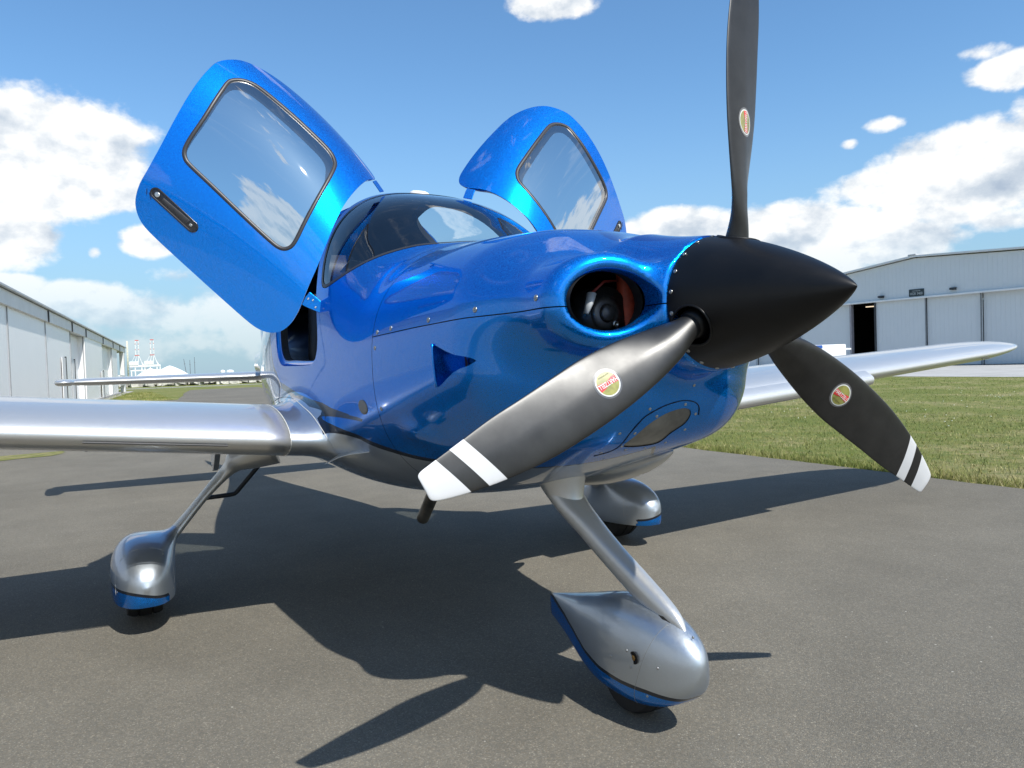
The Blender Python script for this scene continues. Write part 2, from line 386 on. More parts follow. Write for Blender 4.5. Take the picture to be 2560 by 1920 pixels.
def siding(col):
    def f(k,b):
        co=objco(k); x,y,z=k.sep(co)
        fr=k.m('FRACT',k.m('MULTIPLY',x,1/.305))
        rib=k.m('MULTIPLY',k.ss(fr,.0,.06),k.ss(fr,.14,.20,1,0)); rib2=k.m('MULTIPLY',k.ss(k.m('FRACT',k.m('MULTIPLY',x,3/.305)),.3,.4),k.ss(k.m('FRACT',k.m('MULTIPLY',x,3/.305)),.55,.65,1,0))
        n=k.noise(co,.8,5,.6); n2=k.noise(k.comb(k.m('MULTIPLY',x,6.),y,k.m('MULTIPLY',z,.6)),1.5,5,.6)
        c=k.mix(k.ss(n,.3,.7),tuple(q*.98 for q in col)+(1,),tuple(col)+(1,)); c=k.mix(k.m('MULTIPLY',k.ss(n2,.55,.8),.25),c,tuple(q*.78 for q in col)+(1,))
        k.put(b.inputs['Base Color'],c)
        bn=k.new('ShaderNodeBump'); bn.inputs['Distance'].default_value=.03; bn.inputs['Strength'].default_value=1
        k.put(bn.inputs['Height'],k.m('MULTIPLY',k.m('ADD',rib,k.m('MULTIPLY',rib2,.15)),.25)); k.put(b.inputs['Normal'],bn.outputs[0])
    return f
def M_siding(): return mat('white_metal_siding',(.90,.90,.895),.34,spec=.8,build=siding((.91,.91,.905)))
def M_siding2(): return mat('pale_grey_metal_siding',(.64,.66,.665),.5,build=siding((.64,.66,.665)))
def M_roof(): return mat('grey_metal_roofing',(.42,.43,.44),.45,build=vary(.08,1.))
def M_wtrim(): return mat('white_painted_trim',(.76,.76,.75),.5,build=vary(.05,2.))
def M_dark(): return mat('dark_grey_paint',(.03,.032,.035),.5,build=vary(.15,4.))
def M_salt(): return mat('white_salt_heap',(.85,.83,.78),.9,build=vary(.07,.05,0,.3,.4))
def M_rock(): return mat('pale_rubble',(.52,.50,.45),.95,build=vary(.35,.9,0,.2,2.))
# ---------------------------------------------------------------- mesh helpers
def tag(o,label=None,cat=None,group=None,kind=None):
    if label: o['label']=label
    if cat: o['category']=cat
    if group: o['group']=group
    if kind: o['kind']=kind
    return o
def empty(name,loc=(0,0,0),rz=0):
    o=bpy.data.objects.new(name,None); COL.objects.link(o); o.location=loc; o.rotation_euler=(0,0,rz); o.empty_display_size=.2; return o
def child(o,parent):
    """parent o keeping its world placement; all empties here carry only location and z rotation"""
    bpy_mat=Matrix.Translation(parent.location)@parent.rotation_euler.to_matrix().to_4x4() if parent.parent is None else None
    o.parent=parent
    if parent.parent is None: o.matrix_parent_inverse=bpy_mat.inverted()
    return o
def mobj(name,V,Fc,m,parent=None,N=None,smooth=True,attrs=None,uvless=True):
    me=bpy.data.meshes.new(name); V=np.asarray(V,float)
    if N is not None and len(Fc):
        f0=np.array([f[:3] for f in Fc]); gn=np.cross(V[f0[:,1]]-V[f0[:,0]],V[f0[:,2]]-V[f0[:,0]])
        if (gn*np.asarray(N)[f0[:,0]]).sum()<0: Fc=[tuple(f)[::-1] for f in Fc]
    me.from_pydata(V.tolist(),[],[list(map(int,f)) for f in Fc]); me.validate(verbose=False); me.update()
    me.polygons.foreach_set('use_smooth',[smooth]*len(me.polygons))
    if attrs:
        for kx,a in attrs.items():
            at=me.attributes.new(kx,'FLOAT','POINT'); at.data.foreach_set('value',np.asarray(a,np.float32))
    if N is not None and len(me.vertices)==len(N): me.normals_split_custom_set_from_vertices(np.asarray(N,float).tolist())
    if m is not None: me.materials.append(m)
    o=bpy.data.objects.new(name,me); COL.objects.link(o)
    if parent is not None: child(o,parent)
    return o
def surfnet(F,lo,hi,h,iters=5):
    ax=[np.arange(lo[i],hi[i]+h*.5,h) for i in range(3)]
    n=[len(a) for a in ax]
    V=np.empty(n,np.float64)
    for i in range(0,n[0],8):
        X,Y,Z=np.meshgrid(ax[0][i:i+8],ax[1],ax[2],indexing='ij'); V[i:i+8]=F(X.ravel(),Y.ravel(),Z.ravel()).reshape(X.shape)
    ins=V<0
    c=np.zeros((n[0]-1,n[1]-1,n[2]-1),int)
    for a in (0,1):
        for b in (0,1):
            for d in (0,1): c+=ins[a:n[0]-1+a,b:n[1]-1+b,d:n[2]-1+d]
    cell=(c>0)&(c<8); idx=-np.ones(cell.shape,int); ii=np.argwhere(cell); idx[cell]=np.arange(len(ii))
    P=np.zeros((len(ii),3)); cnt=np.zeros(len(ii)); I=ii.T
    for axn in range(3):
        o1,o2=[(1,2),(0,2),(0,1)][axn]
        for a in (0,1):
            for b in (0,1):
                st=[0,0,0]; st[o1]=a; st[o2]=b; en=list(st); en[axn]=1
                v0=V[I[0]+st[0],I[1]+st[1],I[2]+st[2]]; v1=V[I[0]+en[0],I[1]+en[1],I[2]+en[2]]
                cr=(v0<0)!=(v1<0); t=np.where(cr,v0/np.where(cr,v0-v1,1),0)
                p=np.tile(np.array(st,float),(len(ii),1)); p[:,axn]+=t
                P[cr]+=p[cr]; cnt[cr]+=1
    P/=cnt[:,None]; P=(P+ii)*h+np.array([a[0] for a in ax])
    quads=[]
    for axn in range(3):
        o1,o2=[(1,2),(2,0),(0,1)][axn]
        sl=[slice(1,-1)]*3; sl[axn]=slice(None,-1)
        # interior grid edges
        rng=[np.arange(0 if q==axn else 1,n[q]-1) for q in range(3)]
        G=np.meshgrid(*rng,indexing='ij'); g=[q.ravel() for q in G]
        e=[q.copy() for q in g]; e[axn]=e[axn]+1
        a=ins[g[0],g[1],g[2]]; b=ins[e[0],e[1],e[2]]; cr=a!=b
        g=[q[cr] for q in g]; a=a[cr]
        def cid(d1,d2):
            q=[x.copy() for x in g]; q[o1]=q[o1]-d1; q[o2]=q[o2]-d2; return idx[q[0],q[1],q[2]]
        Q=np.stack([cid(1,1),cid(0,1),cid(0,0),cid(1,0)],1); Q[~a]=Q[~a][:,::-1]
        quads.append(Q[(Q>=0).all(1)])
    Q=np.concatenate(quads)
    for _ in range(iters):
        g=grad(F,P,.003); f=F(*P.T); st=g*(f/np.maximum((g*g).sum(1),1e-6))[:,None]
        L=np.linalg.norm(st,axis=1,keepdims=True); st*=np.minimum(1,h*.6/np.maximum(L,1e-9)); P-=st
    N=grad(F,P,.006); N/=np.linalg.norm(N,axis=1,keepdims=True)+1e-12
    T=np.concatenate([Q[:,[0,1,2]],Q[:,[0,2,3]]])
    return P,N,T
def clip(P,N,T,f,extra=None):
    """keep the part with f>0"""
    ex=extra or {}
    k=f>0; kt=k[T]; s=kt.sum(1)
    full=T[s==3]; out=[full]
    part=T[(s==1)|(s==2)]
    if len(part):
        kp=k[part]; one=kp.sum(1)==1
        odd=np.where(one,np.argmax(kp,1),np.argmin(kp,1))
        r=np.arange(len(part)); a=part[r,odd]; b=part[r,(odd+1)%3]; c=part[r,(odd+2)%3]
        E=np.sort(np.concatenate([np.stack([a,b],1),np.stack([a,c],1)]),1)
        U,inv=np.unique(E,axis=0,return_inverse=True); inv=inv.ravel()
        t=f[U[:,0]]/(f[U[:,0]]-f[U[:,1]]); t=t[:,None]
        n0=len(P); P=np.concatenate([P,P[U[:,0]]*(1-t)+P[U[:,1]]*t])
        nn=N[U[:,0]]*(1-t)+N[U[:,1]]*t; nn/=np.linalg.norm(nn,axis=1,keepdims=True)+1e-12; N=np.concatenate([N,nn])
        ex={q:np.concatenate([v,v[U[:,0]]*(1-t[:,0])+v[U[:,1]]*t[:,0]]) for q,v in ex.items()}
        ab=inv[:len(part)]+n0; ac=inv[len(part):]+n0
        o=one; out.append(np.stack([a,ab,ac],1)[o]); o=~one
        out.append(np.stack([ab,b,c],1)[o]); out.append(np.stack([ab,c,ac],1)[o])
    T=np.concatenate(out); used=np.unique(T); mp=-np.ones(len(P),int); mp[used]=np.arange(len(used))
    return P[used],N[used],mp[T],{q:v[used] for q,v in ex.items()}
def poly_sd(Q,poly):
    """signed distance to closed 2-D polygon, + inside"""
    Q=np.asarray(Q,float); poly=np.asarray(poly,float); d=np.full(len(Q),1e9); ins=np.zeros(len(Q),bool)
    for i in range(len(poly)):
        a=poly[i-1]; b=poly[i]; e=b-a; w=Q-a
        t=np.clip((w@e)/(e@e+1e-12),0,1); d=np.minimum(d,((w-t[:,None]*e)**2).sum(1))
        c=((a[1]<=Q[:,1])&(b[1]>Q[:,1]))|((b[1]<=Q[:,1])&(a[1]>Q[:,1]))
        xx=a[0]+(Q[:,1]-a[1])/(e[1] if abs(e[1])>1e-12 else 1e-12)*e[0]
        ins^=c&(Q[:,0]<xx)
    return np.where(ins,1,-1)*np.sqrt(d)
def spline(pts,closed=True,n=6):
    P=np.array(pts,float); out=[]; L=len(P)
    for i in range(L if closed else L-1):
        if closed: p0,p1,p2,p3=P[(i-1)%L],P[i],P[(i+1)%L],P[(i+2)%L]
        else: p0,p1,p2,p3=P[max(i-1,0)],P[i],P[i+1],P[min(i+2,L-1)]
        for t in np.linspace(0,1,n,endpoint=False):
            out.append(.5*((2*p1)+(p2-p0)*t+(2*p0-5*p1+4*p2-p3)*t*t+(-p0+3*p1-3*p2+p3)*t**3))
    if not closed: out.append(P[-1])
    return np.array(out)
def rings(R,closed=True,cap0=True,cap1=True):
    """R: (nr,np,3) stacked rings -> verts, faces"""
    R=np.asarray(R,float); a,b=R.shape[:2]; V=R.reshape(-1,3); Fc=[]
    for i in range(a-1):
        for j in range(b if closed else b-1):
            j2=(j+1)%b; Fc.append((i*b+j,i*b+j2,(i+1)*b+j2,(i+1)*b+j))
    if cap0: Fc.append(tuple(range(b))[::-1])
    if cap1: Fc.append(tuple((a-1)*b+j for j in range(b)))
    return V,Fc
def sweep(path,rad,n=16,flat=None,up=(0,0,1),power=2.,cap=True):
    """tube along path; rad list; flat=(a,b) multipliers per point on the two frame axes"""
    P=np.array(path,float); m=len(P); rad=np.array(rad,float)*np.ones(m); up=np.array(up,float)
    R=[]
    for i in range(m):
        t=P[min(i+1,m-1)]-P[max(i-1,0)]; t/=np.linalg.norm(t)+1e-12
        s=np.cross(t,up); s/=np.linalg.norm(s)+1e-12; w=np.cross(s,t)
        fa,fb=(1,1) if flat is None else (flat[i] if np.ndim(flat)==2 else flat)
        th=np.linspace(0,2*np.pi,n,endpoint=False); ca,sa=np.cos(th),np.sin(th)
        ca=np.sign(ca)*np.abs(ca)**(2/power); sa=np.sign(sa)*np.abs(sa)**(2/power)
        R.append(P[i]+rad[i]*(fa*ca[:,None]*s+fb*sa[:,None]*w))
    return rings(R,True,cap,cap)
def join(parts):
    V=[];Fc=[];o=0
    for v,f in parts:
        V.append(np.asarray(v,float)); Fc+= [tuple(int(q)+o for q in x) for x in f]; o+=len(v)
    return np.concatenate(V),Fc
def box(x0,x1,y0,y1,z0,z1):
    V=[(x,y,z) for x in (x0,x1) for y in (y0,y1) for z in (z0,z1)]
    return np.array(V,float),[(0,1,3,2),(4,6,7,5),(0,4,5,1),(2,3,7,6),(0,2,6,4),(1,5,7,3)]
def obox(c,ex,ey,ez):
    c,ex,ey,ez=[np.array(q,float) for q in (c,ex,ey,ez)]
    V=[c+a*ex+b*ey+d*ez for a in (-1,1) for b in (-1,1) for d in (-1,1)]
    return np.array(V),[(0,1,3,2),(4,6,7,5),(0,4,5,1),(2,3,7,6),(0,2,6,4),(1,5,7,3)]
def bevel(o,w=.01,seg=2):
    md=o.modifiers.new('bevel','BEVEL'); md.width=w; md.segments=seg; md.limit_method='ANGLE'; md.angle_limit=math.radians(40); return o
def hardn(o,ang=40):
    for p in o.data.polygons: p.use_smooth=True
    md=None
    o.data.set_sharp_from_angle(angle=math.radians(ang)); return o
def frame_on(P,N):
    n=np.array(N,float); n/=np.linalg.norm(n); a=np.cross(n,(0,0,1.)); 
    if np.linalg.norm(a)<.1: a=np.cross(n,(0,1.,0))
    a/=np.linalg.norm(a); return a,np.cross(n,a),n
SCREW_ME={}
def screw_mesh(r,h,key):
    if key in SCREW_ME: return SCREW_ME[key]
    R=[]; 
    for rr_,z in ((r,-.001),(r,h*.45),(r*.8,h*.9),(r*.42,h),(r*.36,h*.45),(r*.05,h*.4)):
        th=np.linspace(0,2*np.pi,14,endpoint=False); R.append(np.stack([rr_*np.cos(th),rr_*np.sin(th),np.full(14,z)],1))
    V,Fc=rings(R); me=bpy.data.meshes.new('screw'); me.from_pydata(V.tolist(),[],Fc); me.update()
    me.polygons.foreach_set('use_smooth',[True]*len(me.polygons)); me.materials.append(M_steel()); SCREW_ME[key]=me; return me
def place_screw(P,N,parent,r=.005,h=.0025,key='s',name='screw'):
    a,b,n=frame_on(P,N); o=bpy.data.objects.new(name,screw_mesh(r,h,key)); COL.objects.link(o)
    Mx=Matrix(((a[0],b[0],n[0],P[0]),(a[1],b[1],n[1],P[1]),(a[2],b[2],n[2],P[2]),(0,0,0,1)))
    o.parent=parent; o.matrix_basis=Mx
    if parent.parent is None: o.matrix_parent_inverse=(Matrix.Translation(parent.location)@parent.rotation_euler.to_matrix().to_4x4()).inverted()
    return o
def on_body(s,g,F=None):
    """surface point for unwrapped coordinates (s, g)"""
    F=F or F_body; a=g/.8; d=np.array([0,math.sin(a),math.cos(a)]); o=np.array([-s,0,1.2])
    t=np.linspace(.05,1.2,400); Pp=o+t[:,None]*d; f=F(*Pp.T); i=np.where((f[:-1]<0)&(f[1:]>=0))[0][-1]
    lo,hi=t[i],t[i+1]
    for _ in range(25):
        c=(lo+hi)/2
        if F(*(o+c*d)[:,None])[0]<0: lo=c
        else: hi=c
    P=(o+lo*d); n=grad(F,P[None],.004)[0]; return P,n/np.linalg.norm(n)
# ---------------------------------------------------------------- the aeroplane
DOUT=[(2.641,-.195),(2.652,-.140),(2.680,-.100),(2.728,-.080),(2.79,-.080),(2.935,-.098),(3.114,-.129),(3.287,-.161),(3.403,-.213),(3.476,-.276),(3.502,-.335),(3.512,-.407),(3.495,-.468),(3.471,-.537),(3.437,-.625),(3.394,-.737),(3.347,-.876),(3.314,-1.005),(3.295,-1.098),(3.270,-1.164),(3.240,-1.208),(3.195,-1.242),(3.142,-1.260),(3.062,-1.266),(2.949,-1.268),(2.834,-1.269),(2.722,-1.270),(2.608,-1.270),(2.499,-1.268),(2.442,-1.258),(2.398,-1.232),(2.367,-1.188),(2.356,-1.130),(2.362,-1.065),(2.380,-1.000),(2.412,-.909),(2.447,-.808),(2.486,-.716),(2.535,-.612),(2.575,-.514),(2.605,-.411),(2.628,-.312),(2.639,-.25)]
DWIN=[(3.390,-.440),(3.372,-.405),(3.335,-.378),(3.28,-.366),(3.137,-.361),(2.962,-.355),(2.845,-.352),(2.785,-.370),(2.745,-.410),(2.691,-.527),(2.628,-.696),(2.592,-.800),(2.594,-.848),(2.626,-.877),(2.696,-.884),(2.866,-.882),(3.043,-.876),(3.179,-.872),(3.224,-.862),(3.255,-.834),(3.276,-.781),(3.308,-.665),(3.363,-.528),(3.388,-.470)]
WSH=[(1.835,0),(1.838,.20),(1.858,.33),(1.900,.449),(1.955,.598),(2.035,.718),(2.144,.806),(2.257,.856),(2.325,.862),(2.368,.838),(2.395,.79),(2.425,.73),(2.462,.65),(2.500,.56),(2.535,.47),(2.562,.39),(2.582,.31),(2.595,.20),(2.600,0)]
WS=spline([(a,b) for a,b in WSH]+[(a,-b) for a,b in WSH[-2:0:-1]])
RWIN=spline([(3.72,.42),(4.05,.47),(4.38,.60),(4.42,.70),(4.30,.80),(3.95,.86),(3.70,.86),(3.62,.80),(3.63,.60),(3.66,.47)])
DUCT=np.array([(1.150,-1.210),(1.138,-1.212),(1.110,-1.224),(1.067,-1.244),(1.016,-1.261),(.983,-1.267),(.912,-1.286),(.954,-1.312),(.995,-1.322),(1.038,-1.338),(1.089,-1.369),(1.122,-1.391),(1.140,-1.399),(1.150,-1.397)])
SEAM=1.655
def zsplit(x): return np.interp(-x,[.45,.95,1.3,1.7],[1.312,1.308,1.298,1.282])
def livery_val(P):
    """+ where the paint is blue, - silver; |.|<.03 below the edge is the black pinstripe"""
    s=-P[:,0]; a=np.abs(.8*np.arctan2(P[:,1],P[:,2]-1.2))
    A1=np.interp(s,[1.60,1.705,1.861,2.204,2.639,3.3,3.9,4.6,5.4,7.8],[1.60,1.580,1.545,1.484,1.435,1.36,1.22,.95,.60,.1])
    A2=np.interp(s,[1.60,1.705,1.853,2.216],[1.57,1.580,1.563,1.522])
    A3=np.interp(s,[.5,.75,.9,1.0,1.12,1.388,1.55,1.704,1.884,2.026,2.216],[2.60,2.50,2.27,2.10,1.95,1.80,1.755,1.706,1.656,1.605,1.522])
    front=A3-a; top=A1-a; wedge=np.minimum(A3-a,a-A2); wedge=np.where(s>2.216,-1,wedge)
    back=np.maximum(top,wedge)
    Z1=np.interp(s,[2.2,2.64,3.2,3.40,3.6,3.9,4.4,5.4,7.8],[1.012,1.052,1.105,1.20,1.45,1.75,2.02,1.70,1.45])
    zt=P[:,2]-Z1; w=np.clip((s-2.15)/.1,0,1); b2=back*(1-w)+np.maximum(zt,np.where(s<2.216,wedge,-1))*w
    return np.where(s<1.705,front,b2)
AC=empty('light_aircraft',(-2.9,0,0)); tag(AC,'metallic blue and silver four seat propeller aeroplane with both cabin doors swung open','aircraft')
def off(P,N,d): return P-N*d

def build_body():
    # --- cowling
    P,N,T=surfnet(F_cowl,(-1.70,-.80,.52),(-.40,.80,1.80),.0125)
    r=np.sqrt(P[:,1]**2+(P[:,2]-1.315)**2); s=-P[:,0]
    ay=np.abs(P[:,1]); q=np.sqrt(((ay-INL[0])/.117)**2+((P[:,2]-INL[1])/.081)**2)
    inb=(q<1.12)&(s>.655)
    fq=np.where((q<1.06),.528+.30*(ay-.19)-s,1.)            # bore walls stop behind the lip
    P,N,T,_=clip(P,N,T,fq)
    P,N,T,_=clip(P,N,T,P[:,0]+SEAM-.002)
    r=np.sqrt(P[:,1]**2+(P[:,2]-1.315)**2); s=-P[:,0]
    P,N,T,_=clip(P,N,T,np.where(s<.60,np.maximum(r-.150,s-.50),1.))
    G=psi(P)
    liner=(P,N,T)
    # duct and landing light openings
    ds=poly_sd(G,DUCT); P,N,T,_=clip(P,N,T,-ds)
    LENS=[(-.133,.897),(-.119,.940),(-.088,.972),(-.043,.996),(.004,1.008),(.037,1.009),(.056,1.000),(.060,.983),(.049,.959),(.012,.930),(-.016,.895)]
    LZ=spline(LENS)
    fl=np.where((-P[:,0]<.95)&(P[:,2]<1.06),poly_sd(P[:,1:],LZ),-1.)
    P0,N0,T0,_=clip(P,N,T,fl)
    P,N,T,_=clip(P,N,T,-fl)
    # access panel groove round the light
    for side,nm in ((1,'upper_cowling'),(-1,'lower_cowling')):
        f=(P[:,2]-zsplit(P[:,0]))*side-.0017
        A,B,Cx,_=clip(P,N,T,f)
        o=mobj(nm,A,Cx,M_livery(),AC,B,attrs={'livery':livery_val(A)})
        if side>0: up=o
        else: lo=o
    tag(lo,'lower cowling blue above with a silver belly'); 
    lens=mobj('landing_light',off(P0,N0,.003),T0,mat('landing_light_cover',(.15,.145,.13),.35,spec=.5,coat=.5,build=vary(.45,9.)),lo,N0)
    # liner: black sheet added so the gaps look unlit, 7 mm below the skin
    P,N,T=liner; keep=np.where((-P[:,0]<.72),-1.,1.)
    P1,N1,T1,_=clip(P,N,T,-P[:,0]-.69)
    g=psi(P1); P1,N1,T1,_=clip(P1,N1,T1,-poly_sd(g,spline(DUCT))-.004)
    mobj('gap_shade_liner',off(P1,N1,.008),T1,M_black(),AC,-N1)
    # side duct: ramp going inwards towards the rear
    cen=[]; n=len(DUCT); R=[]
    for depth,shr in ((0,1.),(.004,.985),(1,.90)):
        ring=[]
        for (s_,g_) in DUCT:
            s2=1.145+(s_-1.145)*shr if shr<1 else s_; g2=-1.303+(g_+1.303)*shr
            Pp,Nn=on_body(s2,g2); dd=depth if depth<.5 else .012+.10*max(0,(s2-.93)/.22)
            ring.append(Pp-Nn*dd)
        R.append(ring)
    V,Fc=rings(R,True,False,True); hardn(mobj('side_air_duct',V,Fc,M_blue(),lo),50)
    thr=[]
    for (s_,g_) in [(1.004,-1.300)]+[q for q in DUCT if q[0]>1.02]+[(1.004,-1.306)]:
        s2=1.145+(s_-1.145)*.93; g2=-1.303+(g_+1.303)*.86; Pp,Nn=on_body(s2,g2); thr.append(Pp-Nn*(.006+.10*max(0,(s2-.93)/.22)))
    mobj('throat_shade_patch',thr,[tuple(range(len(thr)))],M_black(),lo,smooth=False)  # black patch painting the shade of the throat onto the ramp
    # raised lip at the rear of the duct
    pth=[on_body(1.152,g_)[0]+on_body(1.152,g_)[1]*.003 for g_ in np.linspace(-1.205,-1.402,12)]
    V,Fc=sweep(pth,.0055,10); mobj('duct_lip',V,Fc,M_blue(),lo)
    # fasteners on the cowling
    for i,(s_,g_) in enumerate([(.633,-1.031),(.909,-1.067),(1.187,-1.096),(1.486,-1.116),(1.612,-1.128)]):
        for sg in (1,-1):
            Pp,Nn=on_body(s_,g_*sg); place_screw(Pp,Nn,up,.0095,.003,'big')
    for (s_,g_) in [(1.625,-1.205),(1.622,-1.50)]:
        for sg in (1,-1):
            Pp,Nn=on_body(s_,g_*sg); place_screw(Pp,Nn,lo,.0085,.003,'big2')
    for (x,y,z) in [(-.634,.03,1.022),(-.635,-.105,1.015),(-.644,-.073,.991),(-.645,.079,.989),(-.677,.062,.94),(-.726,.024,.898),(-.678,-.131,.942),(-.68,-.185,.945),(-.734,-.14,.899),(-.759,-.108,.884),(-.753,-.037,.884),(-.881,-.106,.841),(-.54,.044,1.118),(-.615,.05,1.079),(-.795,-.175,.877)]:
        p=np.array([[x,y,z]],float)
        for _ in range(6):
            g=grad(F_cowl,p); p-=g*F_cowl(*p.T)[0]/(g@g.T)[0,0]
        g=grad(F_cowl,p)[0]; place_screw(p[0],g/np.linalg.norm(g),lo,.0048,.002,'sm')
    # groove (thin dark line) round the landing light panel
    GR=[(-.175,.862),(-.151,.885),(-.150,.94),(-.125,.985),(-.093,1.005),(-.049,1.022),(0,1.032),(.033,1.033),(.064,1.027),(.085,1.012),(.092,.985)]
    pth=[]
    for (y,z) in spline(GR,False,5):
        p=np.array([[-.66,y,z]],float)
        xs=np.linspace(-.5,-1.0,300); f=F_cowl(xs,np.full(300,y),np.full(300,z)); i=np.where((f[:-1]>0)&(f[1:]<=0))[0]
        if len(i): pth.append((xs[i[0]],y,z))
    V,Fc=sweep(pth,.0016,6); mobj('panel_groove',V,Fc,M_black(),lo)
    # --- fuselage, 1.66 .. 4.7
    P,N,T=surfnet(F_fus,(-4.74,-1.02,.50),(-1.60,1.02,2.22),.018)
    P,N,T,_=clip(P,N,T,-(P[:,0]+SEAM+.002))
    P,N,T,_=clip(P,N,T,P[:,0]+4.70)
    yl=.845
    P,N,T,_=clip(P,N,T,yl-np.abs(P[:,1]))
    wing_z=wing_ref(P[:,1])[2]
    full=(P,N,T)
    G=psi(P); Ga=np.stack([G[:,0],-np.abs(G[:,1])],1)
    fd=poly_sd(Ga,DOUT); fd=np.where(P[:,2]>1.0,fd,-1)
    body=clip(P,N,T,-fd)
    P,N,T,_=body; G=psi(P)
    fw_=np.where(P[:,2]>1.3,poly_sd(G,WS),-1.)
    glass=clip(P,N,T,fw_-.004)
    P,N,T,_=clip(P,N,T,-fw_)
    G=psi(P); Ga=np.stack([G[:,0],np.abs(G[:,1])],1); fr=np.where(P[:,2]>1.3,poly_sd(Ga,RWIN),-1.)
    rg=clip(P,N,T,fr-.004); P,N,T,_=clip(P,N,T,-fr)
    fus=mobj('fuselage',P,T,M_livery(),AC,N,attrs={'livery':livery_val(P),'fillet':np.where((-P[:,0]>2.05),.712-np.abs(P[:,1]),.1)})
    ws=mobj('windshield',off(glass[0],glass[1],.002),glass[2],M_glass(),AC,glass[1])
    for sg in (1,-1):
        q=clip(rg[0],rg[1],rg[2],rg[0][:,1]*sg); mobj('rear_window',off(q[0],q[1],.002),q[2],M_dglass(),fus,q[1])
    # dark rim round the windshield
    Pp,Nn,Tt,_=clip(glass[0],glass[1],glass[2],.020-poly_sd(psi(glass[0]),WS))
    mobj('windshield_rim',off(Pp,Nn,-.0006),Tt,M_trim(),ws,Nn)
    # cabin lining: inner shell 35 mm in
    P,N,T=full; P,N,T,_=clip(P,N,T,-(P[:,0]+1.70)); G=psi(P); Ga=np.stack([G[:,0],-np.abs(G[:,1])],1)
    fd=np.where(P[:,2]>1.0,poly_sd(Ga,DOUT),-1); P,N,T,_=clip(P,N,T,-fd-.006)
    fw_=np.where(P[:,2]>1.3,poly_sd(psi(P),WS),-1.); P,N,T,_=clip(P,N,T,-fw_-.008)
    G=psi(P); Ga=np.stack([G[:,0],np.abs(G[:,1])],1); fr=np.where(P[:,2]>1.3,poly_sd(Ga,RWIN),-1.); P,N,T,_=clip(P,N,T,-fr-.01)
    keep=np.where(np.abs(P[:,1])>.62,np.minimum(P[:,2]-1.0,1),1.); P,N,T,_=clip(P,N,T,keep)
    P,N,T,_=clip(P,N,T,P[:,2]-.62)
    mobj('cabin_lining',off(P,N,.035),T,M_int(),AC,-N)
    # door frames: jamb strips between outer skin and lining
    for sg in (1,-1):
        D=spline(DOUT,True,3); A=[];B=[];C3=[]
        for (s_,g_) in D:
            Pp,Nn=on_body(s_,g_*(-sg if sg<0 else -1)*1.0 if False else (g_ if sg<0 else -g_),F_fus)
            c=np.array([-2.95,sg*.45,1.6]); inw=c-Pp; inw-=Nn*(inw@Nn); inw/=np.linalg.norm(inw)
            A.append(Pp); B.append(Pp-Nn*.018+inw*.004); C3.append((Pp-Nn*.022+inw*.030,Pp-Nn*.06+inw*.034))
        V,Fc=rings([A,B,[q[0] for q in C3]],True,False,False); mobj('door_jamb',V,Fc,M_blue(),fus)
        V,Fc=rings([[q[0]+0*q[0] for q in C3],[q[0]*.5+q[1]*.5 for q in C3],[q[1] for q in C3]],True,False,False)
        mobj('door_seal',V,Fc,M_rubber(),fus)
    # fuel drain / vent cap on the side, ahead of the wing
    for sg in (-1,1):
        Pp,Nn=on_body(1.796,1.491*sg); a,b,n=frame_on(Pp,Nn); th=np.linspace(0,2*np.pi,24,endpoint=False)
        R=[[Pp+n*z+a*(1.45*rr_*math.cos(t))+b*(rr_*math.sin(t)) for t in th] for rr_,z in ((.030,-.002),(.030,.0015),(.026,.003),(.010,.0034))]
        V,Fc=rings(R); mobj('round_side_cap',V,Fc,mat('grey_plastic_cap',(.20,.195,.18),.5,build=vary(.1,30.)),fus)
    # flow strakes at the wing root
    for sg in (-1,1):
        bs=[on_body(s_,1.722*sg-(s_-2.05)*.10*sg,F_fus) for s_ in np.linspace(1.93,2.13,8)]
        hgt=np.array([.004,.02,.04,.055,.068,.075,.076,.07]); R=[]
        for i,(Pp,Nn) in enumerate(bs):
            d=Nn*.55+np.array([-.25,sg*.85,-.12]); d/=np.linalg.norm(d); up_=np.array([0,0,1.])
            R.append([Pp-d*.01+up_*.006,Pp+d*hgt[i]+up_*.001,Pp+d*hgt[i]-up_*.001,Pp-d*.01-up_*.006])
        V,Fc=rings(R); hardn(mobj('root_strake',V,Fc,M_silver(),fus),40)
    # --- tail cone
    P,N,T=surfnet(F_sec,(-7.76,-.62,.74),(-4.66,.62,1.98),.03)
    P,N,T,_=clip(P,N,T,-(P[:,0]+4.701))
    tc=mobj('tail_cone',P,T,M_livery(),AC,N,attrs={'livery':livery_val(P)})
    # antenna blister on the roof and a small aerial under the belly
    th=np.linspace(0,2*np.pi,28,endpoint=False)
    R=[[(-2.78+.075*k_*math.cos(t),.035+.052*k_*math.sin(t),2.095+z_-.02*k_*math.cos(t)) for t in th] for k_,z_ in ((1.,-.02),(1.,.018),(.9,.030),(.6,.038),(.15,.040))]
    V,Fc=rings(R); mobj('roof_antenna',V,Fc,M_white(),AC)
    V,Fc=sweep([(-2.25,-.1,.60),(-2.25,-.1,.53)],[.006,.004],8); mobj('belly_probe',V,Fc,M_dark(),AC)
    return fus,lo,up
FILL=[(-3.62,.63,.93),(-3.571,.658,.968),(-3.356,.676,.996),(-3.16,.688,1.017),(-2.978,.70,1.027),(-2.78,.712,1.03),(-2.617,.72,1.023),(-2.428,.728,.999),(-2.278,.723,.967),(-2.159,.713,.916),(-2.111,.696,.866),(-2.11,.675,.82)]
